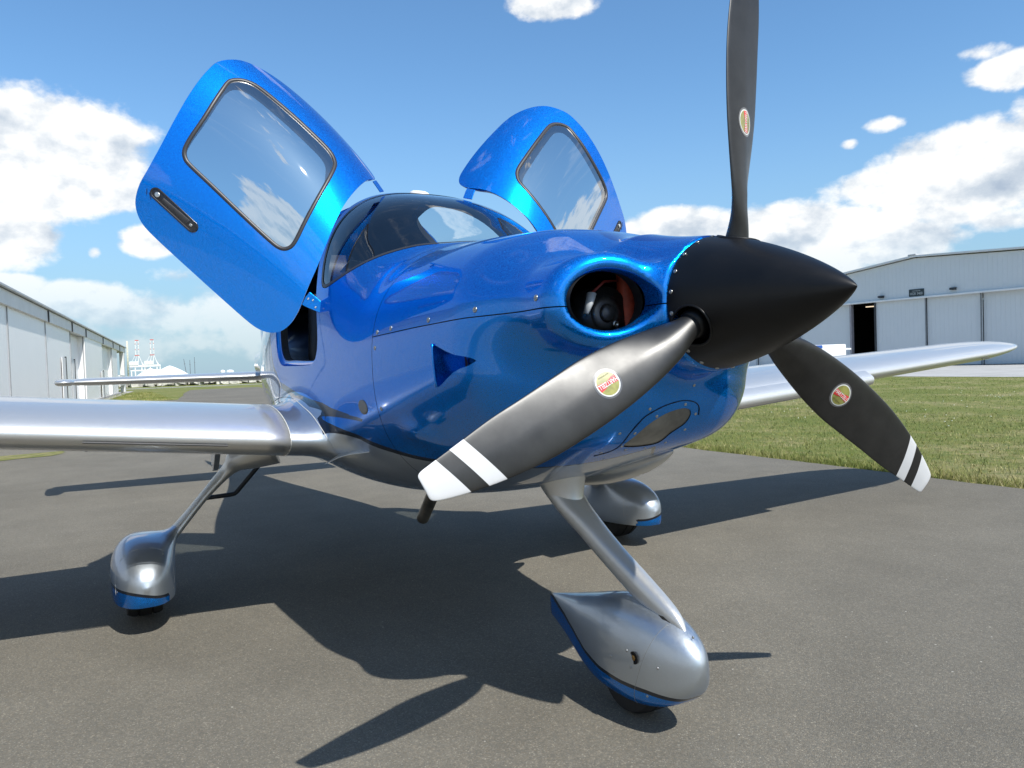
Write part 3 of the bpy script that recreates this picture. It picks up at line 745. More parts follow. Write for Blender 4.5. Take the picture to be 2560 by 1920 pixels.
def build_lines(fus):
    for sg in (-1,1):
        p=spline([(x,y*sg,z) for x,y,z in FILL],False,5)
        for _ in range(8):
            g=grad(F_fus,p); p=p-g*(F_fus(*p.T)/(g*g).sum(1))[:,None]
        g=grad(F_fus,p); p=p+g/np.linalg.norm(g,axis=1,keepdims=True)*.0004
        V,Fc=sweep(p,.0017,6); mobj('wing_fairing_joint',V,Fc,mat('pale_sealant',(.62,.62,.58),.6,build=vary(.1,30.)),fus)
NLOW=(.92237,-.38479,.03409); NUP=(.62583,.57616,.52571)
HLOW=[(-2.355,-.6887,1.5245),(-2.3301,-.6339,1.4697),(-2.3288,-.6343,1.4281),(-2.335,-.6494,1.4269),(-2.3491,-.6818,1.4428),(-2.3581,-.7024,1.4534),(-2.3680,-.7240,1.467),(-2.3620,-.7080,1.500)]
SLOW=[(-2.357,-.6961,1.4931),(-2.3487,-.6769,1.4859),(-2.3434,-.6673,1.4524)]
HUP=[(-2.6384,-.2597,2.1333),(-2.5974,-.2892,2.1168),(-2.5904,-.2754,2.0934),(-2.5783,-.2583,2.0603),(-2.6206,-.2255,2.0746),(-2.6334,-.2463,2.1127)]
def text_mesh(txt,size=1.):
    c=bpy.data.curves.new('t','FONT'); c.body=txt; c.size=size; c.align_x='CENTER'; c.align_y='CENTER'; c.resolution_u=3; c.offset=.012*size
    o=bpy.data.objects.new('t',c); COL.objects.link(o); dg=bpy.context.evaluated_depsgraph_get()
    me=bpy.data.meshes.new_from_object(o.evaluated_get(dg)); V=np.array([v.co[:] for v in me.vertices]); Fc=[tuple(p.vertices) for p in me.polygons]
    bpy.data.objects.remove(o); bpy.data.curves.remove(c); bpy.data.meshes.remove(me); return V,Fc
def subdiv_tris(V,Fc,maxl):
    bm=bmesh.new(); vs=[bm.verts.new(v) for v in V]
    for f in Fc:
        try: bm.faces.new([vs[i] for i in f])
        except ValueError: pass
    bmesh.ops.triangulate(bm,faces=bm.faces[:])
    for _ in range(3):
        es=[e for e in bm.edges if e.calc_length()>maxl]
        if not es: break
        bmesh.ops.subdivide_edges(bm,edges=es,cuts=1); bmesh.ops.triangulate(bm,faces=bm.faces[:])
    bm.verts.index_update(); V=np.array([v.co[:] for v in bm.verts]); Fc=[tuple(v.index for v in f.verts) for f in bm.faces]; bm.free(); return V,Fc
def spin_r(s):  # spinner radius at distance s behind the tip
    u=np.clip(s/.515,0,1); return .192*np.power(u,.60)*(1-.0*u)*np.sqrt(np.clip(1.0-(np.clip(u-.62,0,1))**2*.0,0,1))
def spin_prof(s):
    u=np.clip(np.asarray(s,float)/.445,0,1)
    return .1855*np.power(1-np.power(1-u,1.32),.80)
def build_prop():
    ss=np.concatenate([[0,.0006,.002,.005,.010,.018],np.linspace(.028,.445,64)]); n=128; th=np.linspace(0,2*np.pi,n,endpoint=False)
    R=np.array([[(-s,r*math.cos(t),1.315+r*math.sin(t)) for t in th] for s,r in zip(ss,[max(float(spin_prof(s)),.0005) for s in ss])])
    V,Fc=rings(R,True,True,False)
    # smooth normals of revolution
    h=1e-4; N=[]
    for s in ss:
        s_=max(s,.004); dr=(spin_prof(s_+h)-spin_prof(s_-h))/(2*h) if s_<.44 else (spin_prof(s_-h)-spin_prof(s_-3*h))/(2*h)
        nx=dr; l=math.hypot(nx,1); N+= [(nx/l,math.cos(t)/l,math.sin(t)/l) for t in th]
    N=np.array(N,float); T=[]
    for f in Fc:
        for i in range(1,len(f)-1): T.append((f[0],f[i],f[i+1]))
    T=np.array(T); 
    # openings for the blade shanks
    D=[]
    for k_ in range(3):
        e,m=blade_axis(k_); w=V-(HUB+np.array([.008,0,0])); al=w@e; rad=np.sqrt(((w[:,0])/1.0)**2+(w@m)**2); D.append(np.where(al>0,rad-.056,1))
    d=np.min(D,axis=0)
    for _ in range(1):
        P1,N1,T1,_x=clip(V,N,T,d)
    sp=mobj('spinner',P1,T1,M_satin(),AC,N1)
    R=[[(-s,r*math.cos(t),1.315+r*math.sin(t)) for t in th] for s,r in ((.445,.185),(.450,.183),(.453,.15),(.46,.10))]
    V,Fc=rings(R,True,False,True); mobj('spinner_backplate',V,Fc,M_satin(),sp)
    th2=np.linspace(0,2*np.pi,32,endpoint=False)
    R=[[(-s,r*math.cos(t),1.315+r*math.sin(t)) for t in th2] for s,r in ((.14,.02),(.20,.075),(.30,.110),(.44,.125))]
    V,Fc=rings(R); mobj('propeller_hub',V,Fc,M_black(),sp)
    for i in range(20):
        a=2*math.pi*i/20+.17; s_=.433; r=float(spin_prof(s_)); P=(-s_,r*math.cos(a),1.315+r*math.sin(a)); place_screw(P,(.1,math.cos(a),math.sin(a)),sp,.0062,.0032,'sp')
    # steel tip button
    th3=np.linspace(0,2*np.pi,16,endpoint=False)
    bm=blade_mesh_data()
    for k_ in range(3):
        V,Fc,band=bm(k_)
        b=mobj('propeller_blade',V,Fc,M_blade(),AC,None,True,attrs={'band':band})
        tag(b,['upright grey propeller blade running out of the top of the picture','propeller blade in front of the blue cowling, sunlit with white tip stripes','near black propeller blade hanging over the grass, white tip stripes'][k_])
        # shank boot and collar
        e,m=blade_axis(k_); c0=HUB+np.array([-.004,0,0])
        V,Fc=sweep([c0+e*.09,c0+e*.145,c0+e*.163,c0+e*.168],[.046,.044,.040,.034],28,up=(1,0,0)); mobj('blade_collar',V,Fc,M_satin(),b)
        # rim of the opening in the spinner
        pth=[]
        for t in np.linspace(0,2*np.pi,48,endpoint=False):
            q=HUB+np.array([.008,0,0])+np.array([1,0,0])*.0565*math.cos(t)+m*.0565*math.sin(t)
            s_=-q[0]; r_=float(spin_prof(s_)); lat=(q-HUB)@m; al=math.sqrt(max(r_*r_-lat*lat,1e-6)); q=q-e*((q-HUB)@e)+e*al; pth.append(q)
        pth.append(pth[0]); V,Fc=sweep(pth,.0035,8,cap=False,up=e); mobj('opening_rim',V,Fc,M_satin(),sp)
        sticker(k_,b)
def blade_mesh_data():
    rs=np.unique(np.concatenate([np.linspace(.10,.40,26),np.linspace(.40,.96,42),np.linspace(.96,1.0,8),np.array([1.003,1.006,1.0085,1.0105,1.012,1.013,1.0138,1.014])]))
    n=40; th=np.linspace(0,2*np.pi,n,endpoint=False)
    sm=lambda r,Y: _pchip(np.array([r]),BR,Y)[0]
    def f(k_):
        R=[];B=[]
        for r in rs:
            te,le,tk=[float(sm(r,Y)) for Y in (BTE,BLE,BTH)]
            if r>.985:
                u=min((r-.985)/.029,1); w=max(1-u**4.5,.0)**(1/3.); te0,le0=[float(sm(.985,Y)) for Y in (BTE,BLE)]; te0+=.12*(r-.985); le0-=.35*(r-.985)
                mid=(te0+le0)/2; hw=(le0-te0)/2*(.60+.40*w); te,le=mid-hw,mid+hw; tk=float(sm(.985,BTH))*(.15+.85*w)
            c=(te+le)/2; a=(le-te)/2; k2=min(max((r-.17)/.12,0),1)
            t=c+a*np.cos(th); up=np.sin(th)
            nn=np.where(up>0,tk*(1+.35*k2)*up,tk*(1-.45*k2)*up)
            # aerofoil: trailing edge thinner than leading edge
            sh=1-k2*.45*np.clip(-np.cos(th),0,1)
            nn=nn*sh
            R.append(blade_pt(k_,np.full(n,r),t,nn)); B.append(r+.37*t)
        V,Fc=rings(R); return V,Fc,np.concatenate(B)
    return f
def bfront(r,t):
    te,le,tk=[float(_pchip(np.array([r]),BR,Y)[0]) for Y in (BTE,BLE,BTH)]
    u=max(-1,min(1,(t-(te+le)/2)/((le-te)/2))); k2=min(max((r-.17)/.12,0),1)
    return tk*(1+.35*k2)*math.sqrt(max(1-u*u,0))*(1-k2*.45*max(-u,0))
def sticker(k_,blade):
    r0,t0,Rd=.487,.020,.034
    # local frame: X along the writing, Y up; writing runs along the blade
    rot={0:math.radians(0),1:math.radians(0),2:math.radians(0)}[k_]
    def mp(V,h):
        out=[]
        for x,y,*_ in V:
            r=r0+x; t=t0+y
            out.append(blade_pt(k_,r,t,bfront(r,t)+h))
        return np.array(out)
    def disc(r1,r0_=0.,n=40):
        th=np.linspace(0,2*np.pi,n,endpoint=False); V=[];Fc=[]
        rs=np.linspace(r0_,r1,7) if r0_==0 else np.linspace(r0_,r1,3)
        for r_ in rs:
            for t in th: V.append((r_*math.cos(t),r_*math.sin(t)))
        for i in range(len(rs)-1):
            for j in range(n): Fc.append((i*n+j,(i+1)*n+j,(i+1)*n+(j+1)%n,i*n+(j+1)%n))
        return np.array(V),Fc
    m_w=mat('white_sticker_film',(.72,.74,.70),.38,coat=.5,build=vary(.06,60.)); m_g=mat('olive_sticker_film',(.30,.29,.075),.38,coat=.5,build=vary(.22,45.)); m_r=mat('red_sticker_film',(.72,.035,.035),.38,coat=.5,build=vary(.12,45.)); m_k=mat('clear_sticker_edge',(.11,.11,.115),.3,coat=.5,build=vary(.1,60.))
    V,Fc=disc(.039); d=mobj('blade_sticker',mp(V,.0005),Fc,m_k,blade)
    sgn=-1 if True else 1
    V,Fc=disc(Rd); mobj('sticker_ring',mp(V,.0009),Fc,m_w,blade)
    V,Fc=disc(Rd*.90); mobj('sticker_ground',mp(V,.0013),Fc,m_g,blade)
    # red band: bow-tie like parallelogram halves above / below the letters
    q=Rd*.89
    def poly(pts): return subdiv_tris(np.array([(x*q,y*q*1.45*(1 if abs(x)<.9 else .8),0) for x,y in pts]),[tuple(range(len(pts)))],.006)
    for pts in ([(-.97,.22),(-.99,0),(-.93,-.36),(-.5,-.24),(0,-.12),(.05,.02),(-.05,.10),(-.5,.16)],[(.97,-.22),(.99,0),(.93,.36),(.5,.24),(0,.12),(-.05,-.02),(.05,-.10),(.5,-.16)]):
        V,Fc=poly(pts); V=V*np.array([1,FLY,1]); mobj('sticker_band',mp(V,.0017),Fc,m_r,blade)
    V,Fc=text_mesh('HARTZELL',1.0); w=V[:,0].max()-V[:,0].min(); hgt=V[:,1].max()-V[:,1].min()
    V=V*np.array([Rd*1.72/w,Rd*.36/hgt,0]); V[:,1]+=0
    V=V*np.array([FLX,FLY,1]); V,Fc=subdiv_tris(V,Fc,.005)
    mobj('sticker_lettering',mp(V,.0021),Fc,m_w,blade)
    for txt,yy,ww in (('BUILT ON HONOR',-.62,.95),):
        V,Fc=text_mesh(txt,1.0); w=V[:,0].max()-V[:,0].min(); hgt=V[:,1].max()-V[:,1].min()
        V=V*np.array([Rd*ww/w,Rd*.10/hgt,0]); V[:,1]+=yy*Rd; V=V*np.array([FLX,FLY,1]); V,Fc=subdiv_tris(V,Fc,.006)
        mobj('sticker_small_print',mp(V,.0021),Fc,mat('dark_print',(.05,.05,.02),.5,build=vary(.2,60.)),blade)
FLX=1;FLY=1
def build_wings():
    for sg in (-1,1):
        R=[]; yt=5.80; ys=np.concatenate([np.linspace(.849,3.0,24),np.linspace(3.2,4.6,10),[4.75,4.88,5.0,5.1,5.18,5.24,5.285,5.315,5.33]])
        for y in ys:
            yy=np.array([sg*min(y,4.6)]); le,ch,zc,th=wing_ref(yy); le=le[0];ch=ch[0];zc=wing_ref(np.array([sg*y]))[2][0]; te=le+ch; tk=1.
            cuff=.0
            if y>2.95 : le-=.0; 
            if y>4.6:
                u=(y-4.6)/.731; u=min(u,.999); le=le+.03*u+.34*(1-math.sqrt(1-u*u)); te=te-.10*u-.30*(1-math.sqrt(1-u*u)); tk=math.sqrt(1-u*u)**.9*.9+.03
                zc+=.02*u
            ch=te-le; T_=.155/2/.385*tk
            m=44; a=np.linspace(0,np.pi,m); u=(1-np.cos(a))/2
            cam=.03*np.sin(np.pi*u)-.02*u
            if y<2.98: cam=cam-.028*np.clip(1-u/.12,0,1)**2*0
            t=T_*np.sqrt(np.clip(u,0,1))*(1-u)+.0012*u
            drop=0.
            if y<2.96 and False: drop=0
            top=np.stack([-(le+u*ch),np.full(m,sg*y),zc+(cam+t)*ch],1); bot=np.stack([-(le+u*ch),np.full(m,sg*y),zc+(cam-t)*ch],1)[::-1][1:-1]
            R.append(np.concatenate([top,bot]))
        V,Fc=rings(R); w=mobj('wing',V,Fc,M_silver(),AC); tag(w,['sunlit silver right wing crossing the left edge of the picture','far silver left wing seen beyond the propeller'][(sg+1)//2])
        # step (drooped outboard cuff end) -> small inboard cuff block
        def sect(y,du,dz,grow,m=30,umax=.16):
            yy=np.array([sg*y]); le,ch,zc,th=[float(np.ravel(q)[0]) for q in wing_ref(yy)] if False else [float(wing_ref(yy)[i][0]) if i<3 else .155 for i in range(4)]
            T_=.155/2/.385; a=np.linspace(-1,1,m); u=(np.abs(a)**1.7)*umax; sgn_=np.sign(a); cam=.03*np.sin(np.pi*u)-.02*u; t=T_*np.sqrt(u)*(1-u)
            fade=(1-np.abs(a)**3)
            return np.stack([-(le+u*ch)+grow*fade,np.full(m,sg*y),zc+(cam+sgn_*t)*ch+dz*fade+sgn_*.0015],1)
        if sg>0:
            ys2=np.linspace(.9,2.98,16); V,Fc=rings([sect(y,0,-.034,.055) for y in ys2],False,False,False)
            e=sect(2.98,0,-.034,.055); Fc=Fc+[tuple(len(V)-30+i for i in range(30))]
            cu=mobj('leading_edge_cuff',V,Fc,M_silver(),w); hardn(cu,35)
        # stall strip: thin wedge along the leading edge, coloured dark for its shadow line
        if sg>0: continue_=1
        y0,y1=(1.10,1.62) if sg<0 else (4.4,4.5)
        pts=[]
        for y in np.linspace(y0,y1,10):
            le,ch,zc=[float(wing_ref(np.array([sg*y]))[i][0]) for i in range(3)]; pts.append(((-(le)-.002),sg*y,zc-.024))
        V,Fc=sweep(pts,.0045,6); hardn(mobj('stall_strip',V,Fc,mat('matt_strip',(.07,.07,.07),.7,build=vary(.1,30.)),w),30)
        # root joint line
        le,ch,zc=[float(wing_ref(np.array([sg*.847]))[i][0]) for i in range(3)]; T_=.155/2/.385
        pth=[]
        for a in np.linspace(-1,1,61):
            u=abs(a)**1.8*.9; t=T_*math.sqrt(u)*(1-u); cam=.03*math.sin(math.pi*u)-.02*u; pth.append((-(le+u*ch)+.0008*(1-abs(a)),sg*.847,zc+(cam+np.sign(a)*t)*ch+np.sign(a)*.0008))
        V,Fc=sweep(pth,.0019,6,up=(0,1,0)); mobj('wing_root_joint',V,Fc,mat('pale_sealant',(.62,.62,.58),.6,build=vary(.1,30.)),w)
        # aileron / flap gap line on the upper surface
        for (ya,yb,uu) in ((.95,3.0,.76),(3.05,4.5,.78)):
            pp=[]
            for y in np.linspace(ya,yb,14):
                le,ch,zc=[float(wing_ref(np.array([sg*y]))[i][0]) for i in range(3)]; t=T_*math.sqrt(uu)*(1-uu); cam=.03*math.sin(math.pi*uu)-.02*uu; pp.append((-(le+uu*ch),sg*y,zc+(cam+t)*ch))
            V,Fc=sweep(pp,.002,6); mobj('flap_gap',V,Fc,M_black(),w)
        # flap hinge fairing under the wing
        y=.985; le,ch,zc=[float(wing_ref(np.array([sg*y]))[i][0]) for i in range(3)]
        V=np.array([(-3.30,0,.79),(-3.62,0,.80),(-3.70,0,.66),(-3.66,0,.585),(-3.60,0,.60),(-3.46,0,.72)],float); n_=len(V)
        Vv=np.concatenate([V+(0,sg*y-.016,0),V+(0,sg*y+.016,0)]); Fc=[tuple(range(n_))[::-1],tuple(range(n_,2*n_))]+[(i,(i+1)%n_,(i+1)%n_+n_,i+n_) for i in range(n_)]
        bevel(mobj('flap_hinge_bracket',Vv,Fc,M_silver(),w,smooth=False),.004,2)
        for px_,pz_ in ((-3.65,.62),(-3.60,.74)):
            place_screw((px_,sg*y-.017,pz_),(0,-1,0),w,.006,.002,'fh')
        # tie down ring / small access bump under outer wing
        y=1.62; V,Fc=sweep([(-2.55,sg*y,.862),(-2.62,sg*y,.857),(-2.7,sg*y,.862)],[.004,.014,.004],10); mobj('tie_down_fairing',V,Fc,M_dark(),w)
    # horizontal tail
    for sg in (-1,1):
        R=[]
        for y in np.concatenate([np.linspace(.06,1.70,14),[1.78,1.84,1.88,1.905,1.92]]):
            le=6.86+.09*y; te=7.58-.02*y; tk=1.
            if y>1.74: u=min((y-1.74)/.182,.999); w=math.sqrt(1-u*u); le+= .10*(1-w); te-=.05*(1-w); tk=w*.9+.05
            m=24;a=np.linspace(0,np.pi,m);u=(1-np.cos(a))/2; ch=te-le; t=.135/2/.385*np.sqrt(u)*(1-u)*tk+.001*u
            z=1.128+.0*y; R.append(np.concatenate([np.stack([-(le+u*ch),np.full(m,sg*y),z+t*ch],1),np.stack([-(le+u*ch),np.full(m,sg*y),z-t*ch],1)[::-1][1:-1]]))
        V,Fc=rings(R); st=mobj('horizontal_stabilizer',V,Fc,M_silver(),AC)
        R=[]
        for y,w in ((1.80,.6),(1.84,1.),(1.93,1.),(1.955,.75),(1.968,.3),(1.972,.05)):
            th=np.linspace(0,2*np.pi,20,endpoint=False); R.append([(-7.13-.30*(.35+.65*w)*math.cos(t)-.10*(1-w),sg*y,1.128+.034*w*math.sin(t)*(1.0 if math.cos(t)<0 else .8)) for t in th])
        V,Fc=rings(R); mobj('elevator_horn_tip',V,Fc,M_silver(),st)
    # fin and rudder
    R=[]
    for z in np.linspace(1.35,2.62,14):
        f=(z-1.35)/1.27; le=6.35+.95*f; te=7.60+.22*f; ch=te-le; m=20;a=np.linspace(0,np.pi,m);u=(1-np.cos(a))/2; t=.10/2/.385*np.sqrt(u)*(1-u)*(1 if f<.97 else .5)
        R.append(np.concatenate([np.stack([-(le+u*ch),t*ch,np.full(m,z)],1),np.stack([-(le+u*ch),-t*ch,np.full(m,z)],1)[::-1][1:-1]]))
    V,Fc=rings(R); mobj('vertical_fin',V,Fc,M_blue(),AC)
    # ventral strake + tail tie-down under the tail, seen left of the fuselage
    R=[]
    for s_,h_ in ((5.6,.01),(6.0,.10),(6.6,.16),(7.0,.12),(7.2,.02)):
        zb=1.0+.02*(s_-6); R.append([(-s_,-.016,zb+.05),(-s_,.016,zb+.05),(-s_,.008,zb-h_),(-s_,-.008,zb-h_)])
    V,Fc=rings(R); hardn(mobj('ventral_fin',V,Fc,M_silver(),AC),40)
def pant(cx,cy,L0,L1,ztop,zbot,w,axz,prof='main',sgn=1,tilt=0.):
    """wheel fairing: stations along s, superelliptic rings; returns verts, faces, livery attribute"""
    S_=[];n=48; th=np.linspace(0,2*np.pi,n,endpoint=False)
    us=np.concatenate([[0,.004,.012,.025,.045,.07,.10],np.linspace(.14,.9,26),[.93,.96,.985,1.]])
    R=[];A=[]
    for u in us:
        nose=math.sqrt(max(1-(1-min(u/.36,1))**2,0)); tail=1 if u<.36 else (1-((u-.36)/.64)**1.7)
        wv=nose*(tail**.92)*w/2+.0015; hv=nose*(tail**.75)
        zc=axz+(ztop-axz)*.28
        top=zc+(ztop-zc)*hv*(1 if u<.4 else 1)+ (tilt*(u-.36) if u>.36 else 0)
        bot=zc-(zc-zbot)*(hv**.9)+(tilt*(u-.36)*1.0 if u>.36 else 0)
        mid=(top+bot)/2; hh=(top-bot)/2
        ca,sa=np.cos(th),np.sin(th); p=2.45
        yy=wv*np.sign(ca)*np.abs(ca)**(2/p); zz=mid+hh*np.sign(sa)*np.abs(sa)**(2/p)
        x=-(L0+(L1-L0)*u); R.append(np.stack([np.full(n,x),cy+yy,zz],1)); A.append(u)
    V,Fc=rings(R); return V,Fc
def tyre(cx,cy,r,w,name,parent):
    prof=[(.55,-.42),(.80,-.50),(.93,-.46),(.985,-.34),(1.,-.22),(.992,-.205),(.97,-.20),(.97,-.165),(.992,-.16),(1.003,-.145),(1.003,.145),(.992,.16),(.97,.165),(.97,.20),(.992,.205),(1.,.22),(.985,.34),(.93,.46),(.80,.50),(.55,.42)]
    th=np.linspace(0,2*np.pi,48,endpoint=False); R=[]
    for pr,pw in prof:
        ring=[]
        for t in th:
            z=r+r*pr*math.sin(t); ring.append((cx+r*pr*math.cos(t),cy+pw*w*(1+.12*(max(0,.25*r-z)/(.25*r))),max(z,.002)))
        R.append(ring)
    V,Fc=rings(R); return hardn(mobj(name,V,Fc,M_rubber(),parent),35)
def build_gear():
    # nose gear
    leg=[(-1.42,0,.78),(-1.34,0,.700),(-1.25,0,.625),(-1.15,0,.570),(-1.02,0,.500),(-.83,0,.410),(-.72,0,.362),(-.665,0,.340),(-.625,0,.318)]
    fl=[(1.0,1.6),(1.0,1.5),(.95,1.25),(.95,1.0),(.95,.85),(.95,.75),(.85,.62),(.6,.42),(.10,.08)]
    pth=spline(leg,False,5); fls=spline([(a,b,0) for a,b in fl],False,5)[:,:2]
    V,Fc=sweep(pth,.047,28,flat=fls,up=(0,1,0),power=2.5); ng=mobj('nose_gear_leg',V,Fc,M_silver(),AC)
    # fairing between cowl and leg
    R=[]
    for z,cx,a,b in ((.84,-1.36,.19,.12),(.77,-1.36,.165,.100),(.715,-1.345,.14,.082),(.66,-1.315,.105,.066),(.61,-1.27,.075,.055),(.57,-1.21,.05,.046)):
        th=np.linspace(0,2*np.pi,40,endpoint=False); R.append([(cx+a*math.cos(t)*(1 if math.cos(t)>0 else 1.5),b*math.sin(t)*(1 if math.cos(t)>0 else max(.15,(1+math.cos(t))**.5)),z) for t in th])
    V,Fc=rings(R); mobj('nose_gear_fairing',V,Fc,M_silver(),ng)
    V,Fc=nose_pant()
    val=nose_livery(V,0)
    np_=mobj('nose_wheel_fairing',V,Fc,M_livery(),AC,attrs={'livery':val}); tag(np_,'large silver teardrop fairing over the nose wheel with a blue underside')
    finish_pant(np_,0.,.505,1.44,.235,.648)
    tyre(-.87,0,.165,.13,'nose_tyre',AC)
    # slot where the leg enters
    V,Fc=sweep([(-.78,.0,.362),(-.70,.0,.350),(-.66,.0,.335)],[.026,.030,.020],14,flat=(1.1,.6),up=(0,0,1)); mobj('leg_slot',V,Fc,M_black(),np_)
    for x,y,z in ((-.594,-.112,.320),(-.657,-.112,.224),(-.657,.112,.224),(-.778,-.112,.245),(-.76,-.112,.198),(-.856,-.112,.204),(-.84,-.112,.16),(-.699,-.11,.125)):
        for _ in range(1):
            pass
        place_screw((x,-pant_y(x,z,.505,1.44,.355,.085,.235,.165,-.035) if y<0 else pant_y(x,z,.505,1.44,.355,.085,.235,.165,-.035),z),(0.25 if x>-.7 else 0,-1 if y<0 else 1,.15),np_,.0042,.002,'pt')
    # axle hole with brass nut
    yy=-pant_y(-.745,.232,.505,1.44,.355,.085,.235,.165,-.035)
    th=np.linspace(0,2*np.pi,24,endpoint=False)
    R=[[(-.745+r*math.cos(t),yy-h,.232+r*math.sin(t)) for t in th] for r,h in ((.020,.0012),(.0165,.0016),(.0155,-.004),(.003,-.004))]
    V,Fc=rings(R); mobj('axle_opening',V,Fc,M_black(),np_)
    th=np.linspace(0,2*np.pi,6,endpoint=False); R=[[(-.745+r*math.cos(t),yy-h,.232+r*math.sin(t)) for t in th] for r,h in ((.009,-.003),(.009,.003),(.005,.004))]
    V,Fc=rings(R); mobj('axle_nut',V,Fc,mat('brass_nut',(.36,.22,.08),.35,.9,build=vary(.3,90.)),np_,smooth=False)
    # main gear
    for sg in (-1,1):
        cy=sg*1.412
        leg=[(-2.90,sg*.80,.80),(-2.93,sg*.93,.735),(-2.95,sg*1.0,.672),(-2.955,sg*1.10,.57),(-2.96,sg*1.20,.455),(-2.96,sg*1.262,.385),(-2.96,sg*1.30,.34),(-2.96,sg*1.35,.30),(-2.96,sg*1.40,.27)]
        fl=[(7.5,5.2),(6.0,3.3),(3.6,1.5),(2.8,1.0),(2.8,1.0),(3.2,1.15),(4.2,1.6),(6.,2.4),(7.,3.)]
        pth=spline(leg,False,5); fls=spline([(a,b,0) for a,b in fl],False,5)[:,:2]
        V,Fc=sweep(pth,.0235,32,flat=fls,up=(0,0,1),power=2.)
        lg=mobj('main_gear_leg',V,Fc,M_silver(),AC)
        F=lambda x,y,z: F_pant(x,y,z,cy,sg)
        P,N,T=surfnet(F,(-3.56,min(sg*1.14,sg*1.60),.03),(-2.44,max(sg*1.14,sg*1.60),.50),.0125,4)
        P,N,T,_=clip(P,N,T,P[:,2]-np.interp(-P[:,0],[2.5,2.9,3.2],[.142,.124,.10]))
        s=-P[:,0]; yo=(P[:,1]-cy)*sg
        lim=.182+.020*np.sin((yo+.02)*15.)+.012*np.clip((s-2.62)/.3,0,1)-.25*np.clip(s-3.05,0,1)
        val=(lim-P[:,2]); val=np.where(yo<-.095,-.1-.0*val,val)
        val=np.minimum(val,(yo+.098)*1.2)*2.2
        pn=mobj('main_wheel_fairing',P,T,M_livery(),AC,N,attrs={'livery':val})
        tyre(-2.96,cy,.185,.16,'main_tyre',AC)
        # joint line between front and rear halves of the fairing
        pth=[]
        for a in np.linspace(-.2,np.pi+.35,46):
            d=np.array([0,math.cos(a),math.sin(a)]); o=np.array([-2.70,cy,.22]); t=np.linspace(.02,.35,160); Q=o+t[:,None]*d; f=F(*Q.T); i=np.where((f[:-1]<0)&(f[1:]>=0))[0]
            if len(i) and Q[i[0],2]>.075: pth.append(Q[i[0]])
        if len(pth)>4:
            V,Fc=sweep(pth,.0016,6,up=(1,0,0)); mobj('fairing_joint',V,Fc,mat('pale_sealant2',(.5,.5,.48),.6,build=vary(.1,30.)),pn)
        for a in (.25,1.0,-.35,math.pi-.25,math.pi+.2):
            d=np.array([0,math.cos(a),math.sin(a)]); o=np.array([-2.675,cy,.22]); t=np.linspace(.02,.35,160); Q=o+t[:,None]*d; f=F(*Q.T); i=np.where((f[:-1]<0)&(f[1:]>=0))[0]
            if len(i): n_=grad(F,Q[i[0]][None])[0]; place_screw(Q[i[0]],n_,pn,.0042,.002,'pt')
        # boarding step behind the wing root
        V,Fc=sweep([(-3.42,sg*.70,.70),(-3.46,sg*.80,.58),(-3.50,sg*.885,.475),(-3.50,sg*.90,.462),(-3.50,sg*.93,.458),(-3.50,sg*1.10,.452)],[.013]*6,12); mobj('boarding_step',V,Fc,mat('black_step_paint',(.012,.014,.02),.5,build=vary(.2,20.)),AC)
    # exhaust stacks under the belly
    for sg in (-1,):
        V0,F0=sweep([(-2.02,sg*.21,.68),(-2.10,sg*.21,.60),(-2.20,sg*.205,.51),(-2.30,sg*.20,.425)],[.030]*4,24,cap=False)
        V1,F1=sweep([(-2.30,sg*.20,.425),(-2.20,sg*.205,.52)],[.026]*2,24,cap=False)
        V,Fc=join([(V0,F0),(V1,F1)]); mobj('exhaust_pipe',V,Fc,mat('heat_tinted_exhaust',(.30,.27,.23),.35,.9,build=vary(.35,9.,.1)),AC)
    # boat shaped exhaust fairings under the cowling
    for sg in (1,):
        pth=[(-.90,.20,.842),(-1.0,.20,.805),(-1.15,.20,.762),(-1.35,.20,.722),(-1.6,.20,.690),(-1.9,.20,.660),(-2.2,.20,.640)]
        V,Fc=sweep(spline([(a,b_*sg,c) for a,b_,c in pth],False,6),np.interp(np.linspace(0,1,37),[0,.1,.25,.45,.65,.85,1],[.002,.026,.052,.072,.078,.06,.01]),28,flat=(1.,.72),up=(0,0,1)); mobj('belly_fairing',V,Fc,M_silver(),AC)
PS=np.array([.550,.552,.557,.565,.58,.60,.65,.72,.82,.92,1.0,1.08,1.15,1.25,1.35,1.43])
PT=np.array([.245,.262,.277,.292,.309,.325,.348,.366,.379,.377,.358,.337,.319,.292,.266,.245])
PB=np.array([.240,.222,.207,.190,.170,.150,.118,.090,.070,.060,.062,.080,.105,.133,.150,.165])
PW=np.array([.002,.022,.036,.049,.064,.078,.100,.114,.121,.118,.108,.094,.079,.053,.027,.005])
def nose_sec(s):
    s=min(max(s,.5501),1.43)
    tr=lambda Y: float(_pchip(np.array([s]),PS2,Y)[0])
    if s<.87:
        u=(s-.55)/.32; q=math.sqrt(max(1-(1-u)**2,0)); qb=math.sqrt(max(1-(1-min(u/.95,1))**2.2,0))
        return .235+.145*q,.235-.180*qb,.121*q**1.05
    return tr(PT2),tr(PB2),tr(PW2)
PS2=np.array([.87,.93,1.0,1.08,1.15,1.25,1.35,1.43]);PT2=np.array([.380,.375,.360,.338,.319,.292,.266,.245]);PB2=np.array([.055,.0545,.058,.074,.097,.127,.148,.163]);PW2=np.array([.121,.118,.109,.094,.079,.053,.027,.005])
